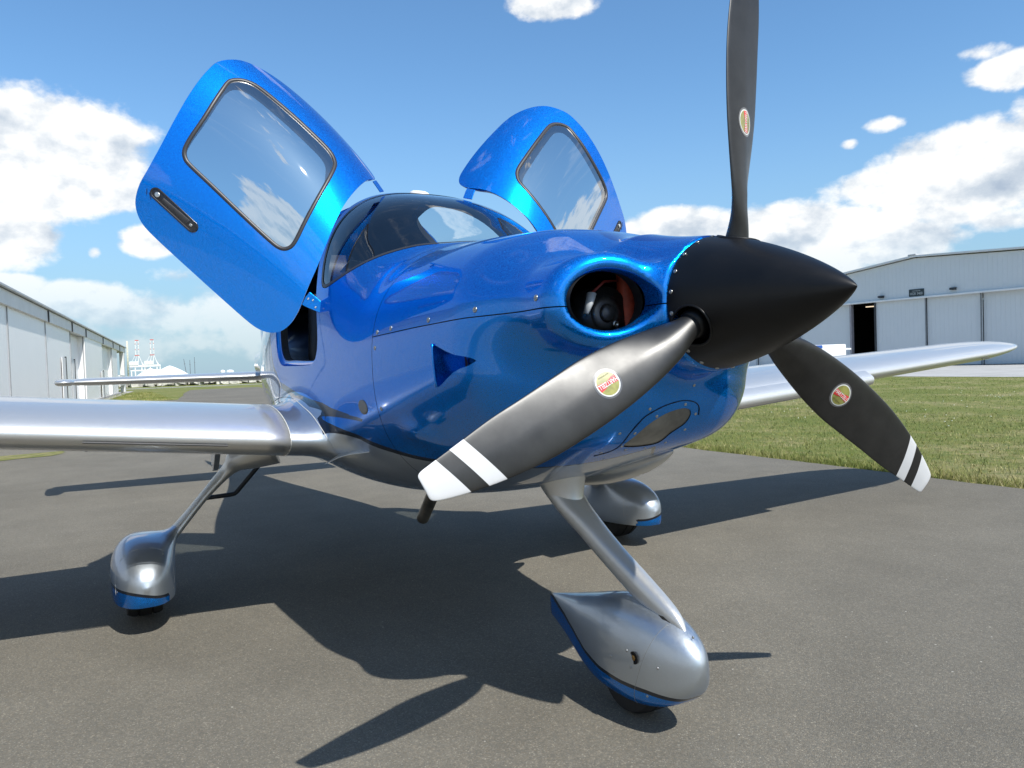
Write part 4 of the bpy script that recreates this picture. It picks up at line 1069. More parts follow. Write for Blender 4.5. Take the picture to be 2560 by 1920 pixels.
def nose_pant():
    n=56; th=np.linspace(0,2*np.pi,n,endpoint=False); R=[]
    for tt in np.concatenate([[.5502,.5510,.5525,.555,.559,.565,.573,.583,.595,.61],np.linspace(.63,1.43,46)]):
        s=tt; tp,bt,w=nose_sec(s); mid=bt+(tp-bt)*.42; ca,sa=np.cos(th),np.sin(th); p=np.where(sa>0,2.3,3.6); hh=np.where(sa>0,tp-mid,mid-bt)
        R.append(np.stack([np.full(n,-s),w*np.sign(ca)*np.abs(ca)**(2/p),mid+hh*np.sign(sa)*np.abs(sa)**(2/p)],1))
    return rings(R)
def F_pant(x,y,z,cy,sg):
    s=-x; u=np.clip((s-2.53)/(3.50-2.53),0,1)
    nose=np.sqrt(np.clip(1-(1-np.minimum(u/.38,1))**2,0,1)); tail=np.where(u<.38,1,1-((u-.38)/.62)**1.8)
    w=.138*nose**.92*np.clip(tail,0,1)**.9+.004; zc=.225; ht=.172*nose*np.clip(tail,0,1)**.8+.004; hb=.165*nose**.62*np.clip(tail,0,1)**.6+.004
    h=np.where(z>zc,ht,hb); p=np.where(z>zc,2.5,4.2)
    q=((np.abs(y-cy)/w)**p+(np.abs(z-zc)/h)**p)**(1/p); rad=np.sqrt((y-cy)**2+(z-zc)**2)+1e-6
    f=(q-1)*rad/np.maximum(q,.3)
    f=np.maximum(f,-(u*(3.50-2.53))*.9+np.where(u<=0,2.53-s,0)) if False else f
    f=np.where(s<2.53,np.sqrt(np.maximum(f,0)**2+(2.53-s)**2)+.002,f)
    f=np.where(s>3.50,np.sqrt(np.maximum(f,0)**2+(s-3.50)**2)+.002,f)
    # leg blend
    a=np.array([-2.96,sg*1.245,.405]);b=np.array([-2.96,sg*1.40,.25]); ab=b-a
    t=np.clip(((x-a[0])*0+(y-a[1])*ab[1]+(z-a[2])*ab[2])/(ab@ab),0,1)
    dy=y-(a[1]+t*ab[1]);dz=z-(a[2]+t*ab[2]);dx=(x+2.96)/2.9
    leg=np.sqrt(dx*dx+dy*dy+dz*dz)-.024
    return smin(f,leg,.085)
def pant_y(x,z,*a):
    tp,bt,w=nose_sec(-x); mid=bt+(tp-bt)*.42; p,h=(2.3,tp-mid) if z>mid else (3.6,mid-bt); q=min(abs((z-mid)/h),1); return w*(1-q**p)**(1/p)
def nose_livery(V,cy):
    s=-V[:,0]; z=V[:,2]
    lim=np.interp(s,[.50,.60,.70,.81,.93,1.04,1.15,1.25,1.35,1.45],[.118,.128,.132,.129,.134,.152,.190,.212,.226,.240])
    return (lim-z)*2.3
def finish_pant(o,cy,L0,L1,w,sj):
    pth=[]
    for z in np.linspace(.075,.352,50):
        sj=.672+(.34-z)*.36; y=pant_y(-sj,z)
        if y>.004: pth.append((-sj,-y+.0004,z))
    pth=pth+[(q[0],-q[1],q[2]) for q in pth[::-1]]
    V,Fc=sweep(pth,.0009,6,up=(1,0,0)); mobj('fairing_joint',V,Fc,mat('grey_joint',(.22,.22,.21),.6,build=vary(.1,30.)),o)
def build_inside():
    # engine bay seen through the cooling inlets
    for sg in (-1,1):
        th=np.linspace(0,2*np.pi,32,endpoint=False)
        R=[[(-s,sg*(c+a*math.cos(t)),1.325+b*math.sin(t)) for t in th] for s,c,a,b in ((.545,.311,.121,.086),(.575,.311,.124,.088),(.61,.31,.14,.10),(.66,.27,.18,.12),(1.0,.27,.19,.13))]
        V,Fc=rings(R,True,False,True); mobj('inlet_baffle',V,Fc,M_black(),AC)
        cy=sg*.245
        V,Fc=sweep([(-.645,cy,1.300),(-.80,cy,1.300)],[.078,.078],40); mobj('alternator',V,Fc,mat('dark_engine_metal',(.030,.030,.032),.45,.4,build=vary(.3,30.)),AC)
        V,Fc=join([sweep([(-.640,cy,1.300),(-.646,cy,1.300)],[.034,.058],24),sweep([(-.630,cy,1.300),(-.640,cy,1.300)],[.020,.028],20)]); mobj('alternator_pulley',V,Fc,mat('worn_pulley_metal',(.10,.10,.105),.4,.6,build=vary(.3,30.)),AC)
        R=[]
        for i in range(61):
            z=1.225+.20*i/60; r=.033+.0028*(i%2); c=sg*(.145+.012*math.sin((z-1.22)*9)); R.append([(-.66+r*math.cos(t)*.8,c+r*math.sin(t),z) for t in th])
        V,Fc=rings(R); mobj('red_cooling_hose',V,Fc,mat('red_silicone_hose',(.42,.060,.028),.6,build=vary(.25,25.)),AC)
        V,Fc=sweep([(-.60,sg*.345,1.295),(-.605,sg*.330,1.325),(-.61,sg*.318,1.352)],[.007,.011,.013],12,flat=(1.2,.8)); mobj('pale_spark_boot',V,Fc,mat('pale_grey_boot',(.40,.42,.44),.5,build=vary(.1,30.)),AC)
        V,Fc=sweep([(-.62,sg*.31,1.355),(-.615,sg*.27,1.388),(-.62,sg*.22,1.392)],[.004]*3,8); mobj('ignition_lead',V,Fc,mat('dark_red_lead',(.20,.02,.015),.5),AC)
        place_screw((-.628,cy-.02*sg,1.268),(1,0,0),AC,.011,.004,'pul')
    # cabin: glareshield, seats, floor
    R=[]
    for s,z,w in ((1.84,1.55,.40),(1.95,1.585,.46),(2.10,1.60,.52),(2.25,1.60,.55),(2.36,1.59,.56),(2.40,1.60,.56),(2.40,1.30,.56)):
        R.append([(-s,y*w,z-.05*abs(y)**3) for y in np.linspace(-1,1,17)])
    V,Fc=rings(R,False,False,False); mobj('instrument_panel',V,Fc,M_int(),AC)
    V,Fc=box(-4.0,-2.05,-.40,.40,.80,.82); mobj('cabin_floor',V,Fc,M_int(),AC)
    # white paper lying on the glareshield
    V,Fc=obox((-2.235,-.475,1.625),(.055,.01,.02),(-.018,.085,-.004),(0,0,.0012)); tag(mobj('paper_sheet',V,Fc,mat('white_paper',(.7,.72,.66),.8,build=vary(.05,20.)),smooth=False),'pale folded sheet of paper lying inside the windshield corner','paper')
    for sg in (-1,1):
        lea=mat('dark_leather',(.028,.027,.028),.5,build=vary(.2,16.,.08,.001,90.))
        V,Fc=sweep([(-2.70,sg*.27,1.02),(-2.95,sg*.27,1.0),(-3.18,sg*.27,.98)],[.22,.22,.21],20,flat=(1.,.42),up=(0,0,1),power=3.2); st=mobj('seat',V,Fc,lea,AC)
        V,Fc=sweep([(-3.20,sg*.27,1.0),(-3.27,sg*.27,1.25),(-3.36,sg*.27,1.60)],[.22,.225,.19],20,flat=(1.,.30),up=(1,0,0),power=3.2); mobj('seat_backrest',V,Fc,lea,st)
        V,Fc=sweep([(-3.37,sg*.27,1.68),(-3.39,sg*.27,1.75),(-3.41,sg*.27,1.84)],[.10,.125,.10],20,flat=(1.,.5),up=(1,0,0),power=3.2); mobj('headrest',V,Fc,lea,st)
    # lap belt buckle and harness seen through the open door
    V,Fc=join([obox((-2.86,-.50,1.225),(.012,.004,.075),(.0,.028,.006),(.004,0,0)),obox((-2.87,-.50,1.10),(.004,.002,.07),(0,.012,0),(.003,0,0))]); bevel(mobj('seat_belt',V,Fc,mat('pale_webbing',(.33,.32,.31),.8,build=vary(.15,40.)),AC,smooth=False),.002,1)
    # side sill trim tube along the opening
    V,Fc=sweep([(-2.42,-.60,1.42),(-2.43,-.61,1.30),(-2.50,-.615,1.215),(-2.62,-.62,1.185),(-2.9,-.622,1.175),(-3.2,-.62,1.18)],[.018]*6,12); mobj('sill_trim',V,Fc,M_rubber(),AC)
def build_doors(fus):
    P,N,T=surfnet(F_fus,(-3.60,-.78,1.02),(-2.26,.02,2.20),.0145)
    for sg in (-1,1):
        mir=np.array([1,-sg if sg>0 else 1,1],float); mir=np.array([1,-1,1.]) if sg>0 else np.array([1,1,1.])
        def tf(V,N_=None):
            V=door_fwd(V)*mir
            if N_ is None: return V
            return V,(np.asarray(N_)@DR.T)*mir
        fl=(lambda T_: T_[:,::-1]) if sg>0 else (lambda T_: T_)
        Dp=spline(DOUT,True,3); Wp=spline(DWIN,True,4)
        A,B,C3,_=clip(P,N,T,poly_sd(psi(P),Dp)-.003)
        wd=poly_sd(psi(A),Wp)
        s1=clip(A,B,C3,-wd); V,Nn=tf(s1[0],s1[1])
        door=mobj('cabin_door',V,fl(s1[2]),M_blue(),AC,Nn); 
        g1=clip(A,B,C3,wd-.012); V,Nn=tf(off(g1[0],g1[1],.004),g1[1]); mobj('door_window',V,fl(g1[2]),M_dglass(),door,Nn)
        # rubber seal, slightly proud, rounded
        o1=[];
        for off_,hh in ((-.004,-.002),(-.001,.0022),(.006,.0034),(.014,.0022),(.018,-.006)):
            ring=[]
            for i in range(len(Wp)):
                a=Wp[i-1];b=Wp[(i+1)%len(Wp)];t=b-a;t/=np.linalg.norm(t);n2=np.array([-t[1],t[0]])
                q=Wp[i]+n2*off_
                if poly_sd(q[None],Wp)[0]*off_<0: q=Wp[i]-n2*off_
                Pp,Nn=CACHE(q); ring.append(Pp+Nn*hh)
            o1.append(ring)
        V,Fc=rings(o1,True,False,False); mobj('window_seal',tf(V),Fc,M_trim(),door)
        # inner panel with its own smaller opening
        A2,B2,C4,_=clip(A,B,C3,poly_sd(psi(A),Dp)-.03)
        wd=poly_sd(psi(A2),Wp); wi=np.interp(psi(A2)[:,1],[-.9,-.5,-.36],[.0,.012,.055])
        A2,B2,C4,_=clip(A2,B2,C4,-(wd-wi)); V,Nn=tf(off(A2,B2,.042),-B2); mobj('door_inner_panel',V,fl(C4),mat('dark_door_lining',(.035,.035,.037),.75,build=vary(.2,20.)),door,Nn)
        # returned edge of the door shell
        R=[[],[],[]]
        for q in Dp:
            i=len(R[0]); Pp,Nn=CACHE(q)
            c=np.array([-2.95,-.45,1.6]); w=c-Pp; w-=Nn*(w@Nn); w/=np.linalg.norm(w)
            R[0].append(Pp+w*.003); R[1].append(Pp+w*.006-Nn*.010); R[2].append(Pp+w*.030-Nn*.040)
        V,Fc=rings(R,True,False,False); mobj('door_edge',tf(V),Fc,M_blue(),door)
        # recessed paddle handle
        a=np.array((3.205,-1.081));b=np.array((2.985,-1.0835))
        def caps(r,h,r2=None):
            out=[]; r2=r2 or r
            for k in range(36):
                th=2*math.pi*k/36; d=np.array([math.cos(th),math.sin(th)]); c=a if d[0]>0 else b
                rr_=r if d[0]>0 else r2
                Pp,Nn=CACHE(tuple(c+d*rr_)); out.append(Pp+Nn*h)
            return out
        V,Fc=rings([caps(.031,-.001),caps(.030,.003),caps(.027,.0042),caps(.022,.0038),caps(.020,.001),caps(.019,.0012)],True,False,True)
        hb=mobj('door_handle',tf(V),Fc,mat('gloss_black_plastic',(.014,.013,.015),.22,spec=.6,build=vary(.2,30.)),door)
        def disc(c,r,h,n_=20,sq=False):
            out=[]
            for rr_,hh in ((r,h-.001),(r*.96,h+.0012),(r*.7,h+.0016)):
                out.append([ (lambda q:q[0]+q[1]*hh)(CACHE((c[0]+rr_*math.cos(t),c[1]+rr_*math.sin(t)))) for t in np.linspace(0,2*np.pi,n_,endpoint=False)+(math.pi/4 if sq else 0)])
            return rings(out)
        V,Fc=disc((3.197,-1.081),.0135,.004); mobj('door_lock',tf(V),Fc,mat('brushed_steel_lock',(.55,.57,.56),.35,.9,build=vary(.15,60.)),hb)
        V,Fc=disc((2.993,-1.083),.0095,.0016,4,True); mobj('handle_plate',tf(V),Fc,mat('small_steel_plate',(.36,.38,.38),.4,.5,build=vary(.4,160.)),hb)
        # paddle inside the bezel
        R=[]
        for s_ in np.linspace(3.165,3.01,9):
            w=.010+.005*(3.165-s_)/.155; ring=[]
            for g_,h in ((-w,.0012),(-w*.8,.0024),(0,.0028),(w*.8,.0024),(w,.0012)):
                Pp,Nn=CACHE((s_,-1.082+g_)); ring.append(Pp+Nn*h)
            R.append(ring)
        V,Fc=rings(R,False,False,False); mobj('handle_paddle',tf(V),Fc,mat('paddle_black',(.022,.022,.024),.5,build=vary(.2,30.)),hb)
        # little T mark under the lock
        prs=[]
        for (x0,y0,x1,y1,w) in ((3.235,-1.118,3.252,-1.094,.0022),(3.232,-1.101,3.205,-1.124,.0019)):
            d=np.array([x1-x0,y1-y0]);d/=np.linalg.norm(d);n2=np.array([-d[1],d[0]])*w
            ring=[]
            for q in (np.array([x0,y0])+n2,np.array([x1,y1])+n2,np.array([x1,y1])-n2,np.array([x0,y0])-n2):
                Pp,Nn=CACHE(tuple(q)); ring.append(Pp+Nn*.0008)
            prs.append((ring,[(0,1,2,3)]))
        V,Fc=join(prs); mobj('door_mark',tf(V),Fc,mat('dark_blue_mark',(.004,.03,.12),.5,build=vary(.2,20.)),door)
        # hinge brackets
        def plate(pts,th,nm,nv):
            pts=np.array(pts);nv=np.array(nv); V=np.concatenate([pts-nv*th/2,pts+nv*th/2]); n_=len(pts)
            Fc=[tuple(range(n_))[::-1],tuple(range(n_,2*n_))]+[(i,(i+1)%n_,(i+1)%n_+n_,i+n_) for i in range(n_)]
            o=mobj(nm,V*mir,Fc,M_blue(),door,smooth=False); return bevel(o,.0015,2)
        plate(HLOW,.006,'hinge_bracket',NLOW); plate(HUP,.006,'hinge_bracket',NUP)
        for q in SLOW: place_screw((np.array(q)+np.array(NLOW)*.0035)*mir,np.array(NLOW)*mir,door,.0048,.0015,'hs')
_C={}
def CACHE(q):
    k_=(round(float(q[0]),4),round(float(q[1]),4))
    if k_ not in _C: _C[k_]=on_body(k_[0],k_[1],F_fus)
    return _C[k_]
# ---------------------------------------------------------------- setting
def sheet(name,pts,z,m,kind='structure'):
    V=[(x,y,z) for x,y in pts]; o=mobj(name,V,[tuple(range(len(V)))],m,smooth=False); tag(o,kind=kind); return o
def jitter_line(pts,step,amp,rnd):
    out=[]
    for a,b in zip(pts[:-1],pts[1:]):
        a=np.array(a,float);b=np.array(b,float);L=np.linalg.norm(b-a);n=max(int(L/step),1);d=(b-a)/L;nn=np.array([-d[1],d[0]])
        for i in range(n):
            w=amp*(rnd.normal()*.6+math.sin(i*.7)*.5+math.sin(i*.23+1)*.8); out.append(tuple(a+d*L*i/n+nn*w))
    out.append(tuple(pts[-1])); return out
rnd=np.random.default_rng(7)
def build_ground():
    n=96; R=[]
    V=[(0,0,-.016)]; 
    for r in (20,60,150,400,1200,4500):
        for i in range(n): a=2*math.pi*i/n; V.append((r*math.cos(a),r*math.sin(a),-.016))
    Fc=[(0,1+i,1+(i+1)%n) for i in range(n)]
    for k_ in range(5):
        for i in range(n): Fc.append((1+k_*n+i,1+(k_+1)*n+i,1+(k_+1)*n+(i+1)%n,1+k_*n+(i+1)%n))
    tag(mobj('ground',V,Fc,M_turf(),smooth=False),kind='structure')
    edge=jitter_line([(30,5.07),(-2.5,5.065),(-20,5.09)],.12,.012,rnd)+jitter_line([(-20,5.09),(-62,9.0)],.6,.05,rnd)
    far=[(-62,9.0),(-61.5,4.6),(-60.3,3.8)]
    left=jitter_line([(-60.3,3.8),(-44,1.95),(-38.5,1.4),(-37.8,1.3)],.5,.06,rnd)+[(-38.6,-1.9),(-36.6,-2.75),(-31.9,-2.9),(-13,-4.1),(10,-6.2),(30,-8)]
    tag(sheet('asphalt_ramp',edge+far+left,-.004,M_asphalt()),kind='structure')
    # second grass tongue beside the hangar
    g2=jitter_line([(-34.0,-2.4),(-33.6,1.25),(-30.2,1.36),(-31.4,-.9),(-32.6,-2.7)],.4,.05,rnd)
    sheet('grass_tongue',g2,.001,M_turf())
    g3=jitter_line([(-12.7,-3.9),(-13.1,-2.2),(-12.4,-2.35),(-11.9,-3.9)],.2,.05,rnd); sheet('grass_tongue',g3,.001,M_turf())
    # concrete: strip by the hangar, apron in front of the far hangar, a pale taxiway in the distance
    sheet('concrete_path',[(-21,-3.72),(-66,-.28),(-66,.25),(-36.8,-2.1),(-21,-3.2)],.002,M_conc())
    sheet('concrete_apron',jitter_line([(45,29.6),(-16,29.6),(-24,30.9),(-120,33)],1.5,.10,rnd)+[(-120,58),(45,58)],-.008,M_conc())
    sheet('taxiway',[(-78,-6),(-81.5,-6),(-79,14),(-76.5,14)],-.006,M_conc())
    # shoulder sand/gravel line along the asphalt edge
    # grass blades
    rs=np.random.default_rng(3); VV=[];FF=[];TT=[]
    def blades(cnt,fx,fy,hmin,hmax,wid,keep=None):
        x=fx(cnt);y=fy(cnt)
        h=rs.uniform(hmin,hmax,cnt); a=rs.uniform(0,2*np.pi,cnt); lx=rs.normal(0,.45,cnt)*h; ly=rs.normal(0,.45,cnt)*h; w=wid*rs.uniform(.6,1.4,cnt)
        p0=np.stack([x-np.cos(a)*w,y-np.sin(a)*w,np.full(cnt,-.016)],1);p1=np.stack([x+np.cos(a)*w,y+np.sin(a)*w,np.full(cnt,-.016)],1);p2=np.stack([x+lx,y+ly,h-.016],1)
        i0=sum(len(v) for v in VV); VV.append(np.stack([p0,p1,p2],1).reshape(-1,3)); FF.append(np.arange(cnt*3).reshape(-1,3)+i0); TT.append(np.repeat(rs.uniform(0,1,cnt),3))
    near=lambda n:5.10+np.abs(rs.normal(0,1.0,n))*.20
    blades(26000,lambda n:rs.uniform(-14,4,n),near,.02,.075,.0028)
    blades(70000,lambda n:rs.uniform(-15,5,n),lambda n:5.08+rs.uniform(0,1,n)**1.4*7,.012,.042,.0030)
    blades(60000,lambda n:rs.uniform(-34,6,n),lambda n:5.6+rs.uniform(0,1,n)*23.5,.015,.05,.006)
    blades(9000,lambda n:rs.uniform(-60,-37.6,n),lambda n:rs.uniform(-2.6,1.2,n),.03,.09,.009)
    V=np.concatenate(VV);Fc=np.concatenate(FF)
    def gb(k,b):
        at=k.new('ShaderNodeAttribute'); at.attribute_name='tint'
        co=objco(k); big=k.noise(co,.45,6,.65); t=k.m('ADD',k.m('MULTIPLY',at.outputs['Fac'],.55),k.m('MULTIPLY',k.ss(big,.3,.7),.5),clamp=True)
        k.put(b.inputs['Base Color'],k.ramp(t,[(0,(.09,.14,.02)),(.35,(.15,.19,.035)),(.6,(.25,.25,.075)),(.85,(.42,.37,.17)),(1,(.52,.46,.26))]))
    gm=mat('grass_blades',(.1,.2,.05),.6,spec=.3,build=gb)
    tag(mobj('grass',V,Fc,gm,smooth=False,attrs={'tint':np.concatenate(TT)}),kind='stuff')
    # small white flowers in the turf
    m=420; x=rs.uniform(-22,3,m); y=9+rs.uniform(0,1,m)*11; q=[]
    ok=np.sin(x*.6)+np.sin(y*.9+x*.3)>-.3; x=x[ok];y=y[ok]
    q=[box(a-.007,a+.007,b-.007,b+.007,.05,.060) for a,b in zip(x,y)]
    V,Fc=join(q); tag(mobj('clover_flowers',V,Fc,mat('flower_white',(.75,.75,.6),.8,build=vary(.1,20.)),smooth=False),kind='stuff')
def local(o,root):
    """o's mesh is already in root-local coordinates"""
    o.parent=root; return o
def lbox(name,root,x0,x1,y0,y1,z0,z1,m,bev=0.):
    V,Fc=box(x0,x1,y0,y1,z0,z1); o=mobj(name,V,Fc,m,None,smooth=False); o.parent=root
    if bev: bevel(o,bev,1)
    return o
def build_left_hangar():
    # local x runs along the wall away from the camera, local y points away from the ramp
    h=empty('hangar',(-21.3,-3.77,0),math.atan2(.0762,-1)); tag(h,'long low white corrugated metal hangar along the left edge of the picture','building')
    # local +y -> to the right when looking along +x local ; ramp side is local -y
    segs=[(-30,-8,.0),(-8,.6,.0),(.6,6.6,.0),(6.6,12.7,.0),(12.7,17.3,.22),(17.3,25.6,-.06),(25.6,33.,.20),(33.,38.,.02)]
    for i,(a,b,d) in enumerate(segs):
        lbox('siding_panel',h,a,b-.05,d,d+.12,0,3.05,M_siding())
    for x,ya,yb in ((12.7,0,.42),(17.3,-.06,.42),(25.6,-.06,.37),(33.,.02,.37)): lbox('return_wall',h,x-.05,x+.05,ya,yb,0,3.05,M_siding())
    for x in (-8,.6,6.6,12.7,17.3,25.6,33.):
        lbox('panel_seam',h,x-.06,x+.02,-.02,.03,0,3.06,mat('shadow_gap_trim',(.32,.33,.34),.6,build=vary(.1,3.)))
    for x0,dd in ((10.68,-.03),(15.3,.19),(24.8,-.13)):
        lbox('side_door',h,x0-.9,x0,dd-.03,dd-.005,.05,1.95 if x0<24 else 1.5,M_wtrim()); lbox('door_frame',h,x0,x0+.10,dd-.05,dd+.005,.0,2.0 if x0<24 else 1.55,M_dark())
    lbox('fascia_beam',h,-30,45.4,-.10,.02,3.05,3.42,M_wtrim()); lbox('soffit',h,-30,45.4,.02,.6,3.06,3.10,M_roof())
    for x in (-8,-1,6.6,12.6,17.5,26.,33.,39.): lbox('downpipe_bracket',h,x-.05,x+.05,-.14,-.10,3.03,3.40,M_dark())
    V=np.array([(-30,-.12,3.44),(45.7,-.12,3.44),(45.7,7,4.0),(-30,7,4.0),(-30,-.12,3.50),(45.7,-.12,3.50),(45.7,7,4.1),(-30,7,4.1)],float)
    o=mobj('roof',V,[(0,1,2,3),(7,6,5,4),(0,4,5,1),(1,5,6,2),(2,6,7,3),(3,7,4,0)],mat('roof_sheet',(.30,.31,.33),.5,build=vary(.1,1.)),smooth=False); o.parent=h
    lbox('gutter',h,-30,45.7,-.19,-.12,3.42,3.51,M_roof(),.02)
    lbox('back_wall',h,-30,38.,7,7.1,0,4.0,M_siding()); lbox('end_wall',h,38.,38.1,.6,7,0,3.4,M_siding())
    lbox('corner_post',h,43.0,44.1,-.10,.2,0,3.05,M_wtrim(),.02); lbox('rail',h,38.1,43.1,-.1,0.,.55,.75,M_wtrim()); lbox('rail',h,38.1,43.1,-.1,0.,1.2,1.3,M_wtrim())
    lbox('concrete_footing',h,-30,38.,-.16,-.02,-.01,.10,M_conc())
def build_right_hangar():
    h=empty('large_hangar',(-33.405,50.856,0),math.atan2(.0832,.9965)); tag(h,'large pale grey metal hangar with wide sliding doors behind the grass on the right','building')
    m2=M_siding2()
    # doors: local x -> image right, local y away from the camera
    doors=[(-15.2,-10.6,.35),(-10.6,-5.85,.22),(-3.84,.02,.10),(.02,3.80,.22),(3.80,8.6,.35),(8.6,13.4,.22)]
    for a,b,d in doors: lbox('sliding_door',h,a,b-.03,d,d+.10,.03,5.15,m2,.01)
    for x in (.02,3.8,-10.6,8.6): lbox('door_edge_trim',h,x-.07,x-.02,.05,.16,.03,5.0,mat('dark_seam',(.20,.21,.22),.6,build=vary(.1,3.)))
    lbox('door_jamb',h,-3.92,-3.82,-.02,.3,0,4.95,M_dark()); lbox('door_jamb',h,-5.98,-5.83,-.02,.3,0,4.95,mat('mauve_grey_jamb',(.30,.28,.30),.6,build=vary(.1,3.)))
    lbox('floor_track',h,-15.2,13.4,-.1,.45,-.006,.028,M_dark())
    lbox('header_beam',h,-18,16,-.22,-.02,4.90,5.02,M_wtrim(),.01)
    # gable wall above the doors (prism)
    prof=[(-18,5.02),(16,5.02),(16,6.9),(13,7.02),(-.70,7.86),(-18,6.05)]
    n=len(prof); V=[(x,0,z) for x,z in prof]+[(x,.25,z) for x,z in prof]
    Fc=[tuple(range(n))[::-1],tuple(range(n,2*n))]+[(i,(i+1)%n,(i+1)%n+n,i+n) for i in range(n)]
    o=mobj('gable_wall',V,Fc,m2,None,smooth=False); o.parent=h
    # lower front leaf of the wall set 12 cm behind, and side walls
    lbox('front_wall',h,-18,-15.2,.0,.25,0,5.02,m2); lbox('front_wall',h,13.4,16,.0,.25,0,5.02,m2)
    lbox('side_wall',h,-18,-17.8,.25,34,0,5.9,m2); lbox('side_wall',h,15.8,16,.25,34,0,6.7,m2)
    for nm,(xa,za),(xb,zb) in (('roof_left',(-18.6,6.03),(-.70,7.93)),('roof_right',(-.70,7.93),(16.6,6.92))):
        V=np.array([(xa,-.35,za),(xb,-.35,zb),(xb,35,zb),(xa,35,za),(xa,-.35,za+.12),(xb,-.35,zb+.12),(xb,35,zb+.12),(xa,35,za+.12)],float)
        o=mobj('roof_slope',V,[(0,3,2,1),(4,5,6,7),(0,1,5,4),(1,2,6,5),(2,3,7,6),(3,0,4,7)],mat('pale_roof_edge',(.66,.67,.67),.5,build=vary(.05,1.)),smooth=False); o.parent=h
    lbox('ridge_vent',h,-1.0,-.4,-.4,35,8.02,8.14,M_roof(),.03)
    # dark interior with one lit strip lamp
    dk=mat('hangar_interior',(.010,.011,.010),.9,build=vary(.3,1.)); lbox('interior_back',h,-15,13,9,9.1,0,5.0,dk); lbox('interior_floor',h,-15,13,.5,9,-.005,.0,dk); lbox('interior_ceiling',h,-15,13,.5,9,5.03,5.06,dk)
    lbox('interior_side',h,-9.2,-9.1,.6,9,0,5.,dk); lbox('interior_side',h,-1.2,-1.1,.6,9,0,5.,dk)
    lm=bpy.data.materials.new('lit_strip_lamp'); lm.use_nodes=True; b=lm.node_tree.nodes['Principled BSDF']; b.inputs['Emission Color'].default_value=(1,.80,.55,1); b.inputs['Emission Strength'].default_value=.8
    lbox('strip_lamp',h,-6.0,-5.0,2.2,2.3,4.72,4.80,lm)
    # stored things glimpsed in the doorway
    V,Fc=join([box(-5.5,-5.2,2.,2.3,.3,.5),box(-5.1,-4.9,2.,2.2,.3,.42),box(-4.8,-4.3,2.,2.4,.2,.45)]); o=mobj('stored_equipment',V,Fc,mat('tan_cover',(.25,.2,.12),.7,build=vary(.4,4.)),None,smooth=False); o.parent=h
    # sign over the doors
    s=lbox('sign_board',h,-1.15,-.05,-.06,-.005,5.09,5.60,mat('dark_sign_face',(.018,.03,.034),.5,build=vary(.2,4.)),.01)
    for txt,z,w,hh in (('HANGAR',5.475,.62,.085),('HGR 3400',5.265,.92,.20)):
        V,Fc=text_mesh(txt,1.); w0=V[:,0].max()-V[:,0].min();h0=V[:,1].max()-V[:,1].min(); V=np.stack([V[:,0]*w/w0-.60,np.full(len(V),-.064),V[:,1]*hh/h0+z],1)
        o=mobj('sign_lettering',V,Fc,mat('sign_letter_grey',(.42,.44,.43),.6,build=vary(.1,8.)),None,smooth=False); o.parent=s
    for x,z in ((-3.26,5.27),(2.05,5.36)):
        R=[]
        for y_,w_,z0,z1 in ((-.02,.17,-.08,.10),(-.12,.20,-.06,.10),(-.26,.20,-.05,.06),(-.30,.18,-.04,.0)): R.append([(x-w_,y_,z+z0),(x+w_,y_,z+z0),(x+w_,y_,z+z1),(x-w_,y_,z+z1)])
        V,Fc=rings(R); o=mobj('wall_pack_light',V,Fc,M_dark(),None,smooth=False); o.parent=h
